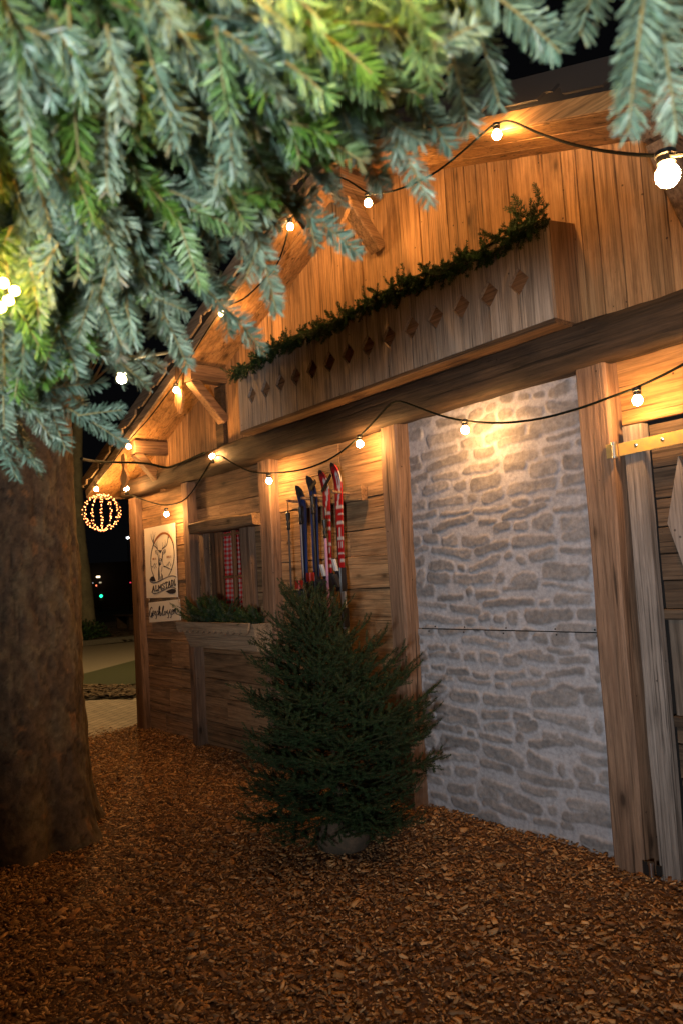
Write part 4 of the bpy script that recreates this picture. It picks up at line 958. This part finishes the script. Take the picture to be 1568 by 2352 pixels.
yb = lambda x: float(np.interp(x, [265, 330, 400, 470, 540, 600, 660, 725], [1545, 1540, 1528, 1502, 1478, 1456, 1438, 1428]))
for ch, x0, w_ in zip('ALMSTADL', (268, 328, 384, 464, 520, 576, 634, 688), (50, 44, 70, 46, 48, 50, 46, 38)): lett(mk, GL[ch], x0, w_, yb, np.interp(x0, [268, 700], [108, 124]), 0, 17)
G2 = {'U': [[(.1, 1), (.1, .2), (.5, 0), (.9, .2), (.9, 1)]], 'R': [[(.1, 0), (.1, 1), (.8, .95), (.8, .55), (.1, .5)], [(.4, .5), (.9, 0)]], 'I': [[(.5, 0), (.5, 1)]], 'G': [[(.9, .85), (.5, 1), (.1, .7), (.1, .3), (.5, 0), (.9, .15), (.9, .5), (.55, .5)]],
      'M': GL['M'][:4], 'O': [[(.5, 1), (.1, .7), (.1, .3), (.5, 0), (.9, .3), (.9, .7), (.5, 1)]], 'B': [[(.1, 0), (.1, 1), (.8, .9), (.7, .55), (.1, .5)], [(.7, .52), (.9, .2), (.7, 0), (.1, 0)]], 'L': [[(.15, 1), (.15, 0), (.9, 0)]]}
for word, xs_, yb_, h in (('URIG', 275, 935, 42), ('MOBIL', 552, 897, 42)):
    for i, ch in enumerate(word): lett(bk, G2[ch], xs_+i*(18.5 if word == 'URIG' else 20), 14, lambda x, y0=yb_: y0-(x-xs_)*.13, h, 0, 5.5, SY-.001)
mk.build('lettering', INK, sg); bk.build('oval_accent', INKB, sg)
# Geschlossen board
s3 = empty('closed_sign', (-7.19, 3.32, 1.15), 'small cream board reading Geschlossen in brush script, hung below the stag sign', 'sign')
pan = [tuple(gp(x, y)[[0, 2]]) for x, y in ((210, 2150), (805, 2105), (785, 1695), (195, 1765))]
mb = MB(); mb.prism(pan, SY+.002, SY+.014); mb.build('panel', PAPER, s3)
sk = MB()
def scr(x0, pts, w_=12, sx=1.): 
    P_ = smoothpts([(x0+a*sx, b) for a, b in pts], 6); tt_ = np.linspace(0, 1, len(P_)); d_ = np.gradient(P_[:, 1]); ribbon(sk, P_, w_*1.2*(.55+.75*np.clip(np.abs(d_)/18, 0, 1)))
scr(218, [(50, 1880), (38, 1850), (12, 1900), (2, 1980), (10, 2035), (30, 2030), (45, 1975), (28, 1960)], 15); scr(250, [(14, 1965), (15, 2060)], 12)
scr(270, [(2, 1985), (22, 1975), (34, 1935), (18, 1925), (6, 1970), (14, 2020), (38, 1995)], 13)
scr(310, [(0, 1990), (26, 1945), (16, 1925), (14, 1980), (38, 2020), (42, 2070), (20, 2065)], 13)
scr(352, [(34, 1940), (20, 1925), (6, 1960), (10, 2010), (36, 1985)], 13)
scr(388, [(0, 1985), (30, 1880), (28, 1830), (14, 1860), (12, 2010)], 13); scr(400, [(2, 1990), (18, 1935), (28, 1960), (26, 2020), (44, 2000)], 12)
scr(450, [(0, 2000), (36, 1880), (44, 1830), (30, 1835), (18, 1920), (16, 2000), (34, 2010), (52, 1980)], 13)
scr(500, [(14, 1925), (2, 1965), (10, 2005), (30, 1985), (30, 1935), (14, 1925)], 13); scr(525, [(5, 1940), (20, 1945)], 8)
scr(540, [(0, 1965), (30, 1905), (22, 1930), (30, 1975), (48, 2010), (42, 2060), (22, 2050)], 13)
scr(590, [(0, 1985), (30, 1895), (22, 1920), (32, 1965), (48, 2005), (42, 2055), (22, 2045)], 13)
scr(640, [(2, 1960), (24, 1945), (34, 1905), (18, 1898), (8, 1945), (16, 1995), (38, 1970)], 13)
scr(685, [(4, 1890), (8, 1985)], 13); scr(690, [(2, 1960), (22, 1875), (32, 1900), (34, 1970), (52, 1970), (75, 1925)], 13)
sk.build('lettering', INK, s3)
mb = MB()
for xa, ya in ((205, 1668), (780, 1660)): mb.tube([gp(xa, ya, SY-.003), gp(xa+8, ya+30, SY-.004), gp(xa+6, ya+70, SY-.002)], .003, 5)
mb.build('hanging_cord', plain('cord', (.4, .33, .24), .9), s3)

# ------------------------------------------------------------------ skis on a rack
rk = empty('ski_rack', (-4.33, 3.3, 2.08), 'rough wooden wall board holding the skis between two posts', 'rack')
mb = MB(); mb.timber((-4.76, 3.305, 2.085), (-3.93, 3.305, 2.065), (0, 0, 1), (0, 1, 0), .058, .025, n=12, jit=.007, ch=.006); mb.build('rack_board', M_LOW, rk)
for x in (-4.60, -4.42, -4.27, -4.06): mb = MB(); mb.timber((x, 3.28, 2.07), (x, 3.13, 2.08), (1, 0, 0), (0, 0, 1), .009, .009); mb.build('peg', M_POST, rk)
def ski(x, ztop, pal, label, white_heel=True, tilt=0.):
    root = empty('ski', (x, 3.2, ztop-1.6), label, 'ski', 'skis leaning upright on the wall rack')
    n, k = 150, 9; z = np.linspace(0, 1, n); L = 1.6
    wd = .028+.011*np.clip((z-.5)/.35, 0, 1)+.008*np.clip((.3-z)/.3, 0, 1); wd = wd*np.sqrt(np.clip((1-z)/.05, 0, 1)*(2-np.clip((1-z)/.05, 0, 1))+1e-4); wd = np.maximum(wd, .002)
    cy = 3.215-.055*np.clip((z-.88)/.12, 0, 1)**2-.02*np.sin(pi*z)
    V = []; C = []
    u = np.linspace(-1, 1, k)
    for layer, dy in ((0, -.006), (1, .006)):
        for i in range(n):
            for j in range(k):
                V.append((x+tilt*(z[i]-1)*L+u[j]*wd[i], cy[i]+dy, ztop-L+z[i]*L))
                zz = (1-z[i])*L; C.append(pal(u[j], zz) if layer == 0 else (.03, .03, .035))
    idx = np.arange(n*k).reshape(n, k); F = []
    for i in range(n-1):
        for j in range(k-1):
            F.append((idx[i, j], idx[i, j+1], idx[i+1, j+1], idx[i+1, j])); o_ = n*k; F.append((o_+idx[i, j], o_+idx[i+1, j], o_+idx[i+1, j+1], o_+idx[i, j+1]))
        for j, s_ in ((0, 1), (k-1, -1)):
            q = (idx[i, j], idx[i+1, j], n*k+idx[i+1, j], n*k+idx[i, j]); F.append(q if s_ > 0 else q[::-1])
    for j in range(k-1): F.append((idx[n-1, j], idx[n-1, j+1], n*k+idx[n-1, j+1], n*k+idx[n-1, j]))
    mesh('ski_blade', np.array(V), [tuple(int(a) for a in f) for f in F], M_VC, root, col=np.array(C))
    # binding
    zb = ztop-.72; xb = x+tilt*(-.72); dk_ = (.02, .02, .025)
    def bit(nm, par, *seg):
        mb = MB()
        for p0, p1, hu, hv, ch, c in seg: mb.timber((xb, *p0), (xb, *p1), (1, 0, 0), (0, 1, 0), hu, hv, ch=ch, c=c)
        return mb.build(nm, M_VC, par)
    toe = bit('toe_binding', root, ((3.185, zb-.40), (3.185, zb-.27), .032, .03, .008, dk_)); bit('toe_wing', toe, ((3.15, zb-.36), (3.11, zb-.25), .018, .02, .006, (.05, .05, .055)))
    heel = bit('heel_binding', root, ((3.185, zb-.16), (3.185, zb), .030, .03, .008, dk_)); bit('heel_lever', heel, ((3.16, zb-.13), (3.12, zb-.04), .022, .024, .008, (.04, .04, .045)))
    if white_heel: bit('heel_plate', heel, ((3.15, zb-.02), (3.13, zb+.06), .020, .012, .009, (.6, .56, .53)))
    else: bit('heel_plate', heel, ((3.14, zb-.03), (3.14, zb+.03), .026, .022, .006, (.35, .03, .02)))
RED, WHT, BLK = (.40, .010, .014), (.55, .50, .49), (.015, .015, .018)
def redpal(u, s_):
    if s_ < .02 or (s_ < .05 and abs(u) < 1 and (s_ < .03+.015*abs(sin(u*6)))): return BLK
    if u < -.55: return (.22, .012, .015) if s_ < .45 else BLK
    if s_ < .30:   # big white ring on red near the tip
        a = (u-.25)/.42; b = (s_-.12)/.065; q = math.hypot(a, b)
        if .5 < q < 1.0: return WHT
        if abs(u-.25+(s_-.22)*6) < .22: return WHT
        return RED
    ph = (s_-.3)/.105; i = int(ph); f_ = ph-i
    if s_ < .86:
        if f_ < .16: return WHT
        if i % 3 == 0 and .45 < f_ < .62 and u > -.2: return WHT
        if i % 3 == 1 and abs(u-.2) < .22 and f_ > .4: return WHT
        if i % 3 == 2 and .35 < f_ < .75 and abs(abs(u-.2)-.45) < .2: return WHT
        return RED
    return (.62, .6, .6) if s_ < 1.2 else (.10, .10, .11)
def bluepal(u, s_):
    if s_ < .08: return (.03, .03, .035)
    b = .5+.5*sin(u*3+s_*9)
    if s_ < .75: return (.010+.012*b, .022+.03*b, .09+.11*b)
    return (.03, .03, .12) if (u > .2) else (.16, .13, .10)
ski(-4.515, 2.185, bluepal, 'worn blue ski with scuffed black tip, leftmost on the wall rack', False)
ski(-4.375, 2.235, bluepal, 'broader blue ski between the worn blue one and the red pair', False)
ski(-4.225, 2.255, redpal, 'red and white ski standing between the blue skis and the taller red ski')
ski(-4.085, 2.285, redpal, 'tallest red and white ski, rightmost on the rack, with a dark pole strap across')
def pole(x, ztop, zbot, c, label, y=3.15, rad=.007):
    root = empty('ski_pole', (x, y, zbot), label, 'ski pole', 'ski poles hanging beside the skis')
    mb = MB(); mb.tube([(x, y, ztop-.1), (x-.006, y, zbot)], rad, 8, c=c); mb.build('shaft', M_VC, root)
    mb = MB(); mb.lathe((x, y, ztop-.13), [(.010, 0), (.016, .01), (.013, .03), (.016, .05), (.013, .07), (.017, .1), (.019, .125), (.008, .135)], 12, c=(.012, .012, .014)); mb.build('grip', M_VC, root)
    t_ = np.linspace(0, pi, 10); mb = MB(); mb.tube(np.stack([x+.02*np.sin(t_)-.005, np.full(10, y-.006), ztop+.01+.09*np.cos(t_)*.6+.03], 1), .004, 5, c=(.012, .012, .014)); mb.build('strap', M_VC, root)
    mb = MB(); mb.lathe((x-.006, y, zbot+.05), [(.006, 0), (.032, .004), (.030, .008), (.006, .016)], 14, c=(.3, .05, .02)); mb.build('basket', M_VC, root)
pole(-4.66, 2.0, 1.35, (.05, .05, .055), 'black ski pole hanging left of the worn blue ski', 3.17)
pole(-4.44, 2.02, 1.28, (.25, .26, .28), 'silvery ski pole hanging across the blue skis', 3.13, .005)
pole(-4.30, 2.08, 1.2, (.03, .03, .03), 'thin black ski pole hanging between the blue and red skis', 3.14, .008)
pole(-4.135, 1.90, 1.0, (.42, .24, .40), 'lilac ski pole hanging between the two red skis', 3.11, .010)
mb = MB(); mb.timber((-4.14, 3.105, 2.09), (-4.02, 3.10, 2.19), (.64, 0, -.77), (0, 1, 0), .012, .003, ch=.001); mb.timber((-4.28, 3.11, 2.12), (-4.20, 3.10, 2.17), (.5, 0, -.86), (0, 1, 0), .016, .003, ch=.001)
o = mb.build('pole_strap', M_BLACK); tag(o, 'dark webbing pole strap slung over the tips of the red skis', 'strap')

# ------------------------------------------------------------------ far side of the park
lp = dist(280, 868, 15.0)
la = empty('street_lamp', (lp[0], lp[1], 0), 'lit park lamp shining as a star behind the lowest fir twig', 'street lamp')
arm = [(lp[0]+2.2, lp[1]+2.8, z_) for z_ in np.linspace(0, lp[2]+.2, 8)]+[(lp[0]+1.2, lp[1]+1.5, lp[2]+.55), (lp[0], lp[1], lp[2]+.35), (lp[0], lp[1], lp[2]+.12)]
mb = MB(); mb.tube(arm, .045, 10); mb.build('pole', plain('lamp_post_paint', (.01, .01, .01), .7), la)
mb = MB(); mb.lathe(lp-[0, 0, .10], [(.02, 0), (.07, .03), (.09, .08), (.07, .13), (.02, .17)], 16); mb.build('lantern', emit('lamp_glow', (1., .66, .28), 4200.), la, smooth=True)
mb = MB(); mb.lathe(lp+[0, 0, .08], [(.10, 0), (.08, .03), (.03, .06)], 16); mb.build('cap', M_BLACK, la)
# slim leaning tree
bt = gnd(203, 1409); bt = bt/np.linalg.norm(bt[:2])*26; bt[2] = 0
tr = empty('bare_tree', bt, 'slim leaning grey tree trunk standing on the far lawn', 'tree')
def pxat(px, py, p):   # point on the pixel ray at the horizontal distance of p
    r_ = ray(px, py); t_ = math.hypot(p[0], p[1])/math.hypot(r_[0], r_[1]); return np.array([0, 0, CZ])+r_*t_
Pc = [np.append(pxat(203, 1409, bt)[:2], 0.)]+[pxat(a, b_, bt) for a, b_ in ((193, 1330), (182, 1250), (178, 1170), (176, 1060), (182, 900), (200, 700), (220, 400))]
mb = MB(); mb.tube(sag_path(Pc, 3), np.linspace(.27, .10, 22), 12); mb.build('trunk', noisy('grey_bark', (.12, .11, .08), (.2, .18, .12), 3, .9, .02), tr, smooth=True)
mb = MB(); rr_ = np.random.default_rng(12)
for q in range(26):
    p = Pc[5+q % 3]+rr_.normal(0, .2, 3); d = rr_.normal(size=3); d[2] = abs(d[2])+.4; d /= np.linalg.norm(d); mb.tube([p, p+d*1.2, p+d*2.2+[0, 0, .4]], [.05, .03, .008], 5)
mb.build('crown', M_TWIG, tr)
# small shrub
sp = gnd(186, 1478); f_ = Fol(np.random.default_rng(5))
for q in range(160):
    d = f_.r.normal(size=3); d[2] = abs(d[2]); d /= np.linalg.norm(d); p = sp+np.array([0, 0, .15])+d*np.array([.9, .9, .35])*.6; f_.twig(curve(p, p+d*.35), (0, 0, 1), nl=.07, nw=.03, dens=60, tones=GT, R0=.008, full=True)
o = f_.build('shrub', [M_SPRUCE, M_TW]); tag(o, 'low dark shrub beside the path, close to the big trunk', 'shrub')
# bench
be = gnd(292, 1404); be = be*.55/1; be[2] = 0
p0 = pxat(292, 1372, be); hb_ = p0[2]
bn = empty('park_bench', (p0[0], p0[1], 0), 'plain grey bench on the far lawn beside the corner post', 'bench')
mb = MB(); mb.box(p0[0]-.8, p0[0]+.8, p0[1]-.25, p0[1]+.25, .50, .55); mb.build('seat', M_DOOR, bn)
for sx in (-.6, .6): mb = MB(); mb.box(p0[0]+sx-.05, p0[0]+sx+.05, p0[1]-.2, p0[1]+.2, 0, .50); mb.build('leg', M_DOOR, bn)
# distant street: low building with a lit sign, signals
def far(px, py, d): 
    r_ = ray(px, py); r_ = r_/math.hypot(r_[0], r_[1]); return np.array([0, 0, CZ])+r_*d
bd = empty('shop_building', (*far(240, 1330, 75)[:2], 0), 'dark low building far across the park with a small lit shop sign', 'building')
c = far(240, 1330, 75); vd = c.copy(); vd[2] = 0; vd /= np.linalg.norm(vd); sd_ = np.array([vd[1], -vd[0], 0])
mb = MB(); mb.timber(c*[1, 1, 0]+vd*4-sd_*16, c*[1, 1, 0]+vd*4+sd_*16, vd, (0, 0, 1), 3, 4.2); mb.build('wall', plain('far_wall', (.05, .04, .035), .9), bd)
for px, py, wp, hp_, cc, st_, nm in ((226, 1325, 8, 4, (1., .75, .45), 3.5, 'lit_sign'), (231, 1338, 5, 3, (1., .8, .5), .5, 'window'), (222, 1345, 2.5, 3, (1., .2, .08), 3., 'window'), (214, 1339, 2, 2, (.9, .9, .9), .5, 'window'), (300, 1338, 3, 2, (.9, .05, .1), 1.5, 'window')):
    q = far(px, py, 75)+vd*.9-vd*0; q = q-vd*.95
    mb = MB(); mb.timber(q-sd_*wp*.0215, q+sd_*wp*.0215, vd, (0, 0, 1), .03, hp_*.0215); mb.build(nm, emit(nm+'_glow', cc, st_), bd)
for px, py, cc, st_, lab in ((233, 1369, (.02, 1., .45), 3., 'green traffic signal glowing low behind the far lawn'), (181, 1340, (1., .03, .08), 4., 'red signal light at the edge of the big trunk')):
    q = far(px, py, 60); t0_ = empty('traffic_light', (q[0], q[1], 0), lab, 'traffic light')
    mb = MB(); mb.lathe(q-vd*.2, [(.001, 0), (.11, .005), (.11, .02)], 12, tuple(vd)) ; mb.build('lens', emit('signal_glow', cc, st_), t0_)
    mb = MB(); mb.timber(q-[0, 0, .35], q+[0, 0, .35], vd, sd_, .12, .16); mb.tube([q*[1, 1, 0], q-[0, 0, .3]], .05, 6); mb.build('housing', M_BLACK, t0_)
q = far(294, 1238, 55); t0_ = empty('street_lamp', (q[0], q[1], 0), 'tiny distant white lamp on a dark pole above the bench', 'street lamp')
mb = MB(); mb.lathe(q, [(.01, 0), (.09, .03), (.09, .12), (.01, .15)], 10); mb.build('lantern', emit('white_lamp', (.9, .95, 1.), 9.), t0_)
mb = MB(); mb.tube([q*[1, 1, 0], q], .04, 6); mb.build('pole', M_BLACK, t0_)
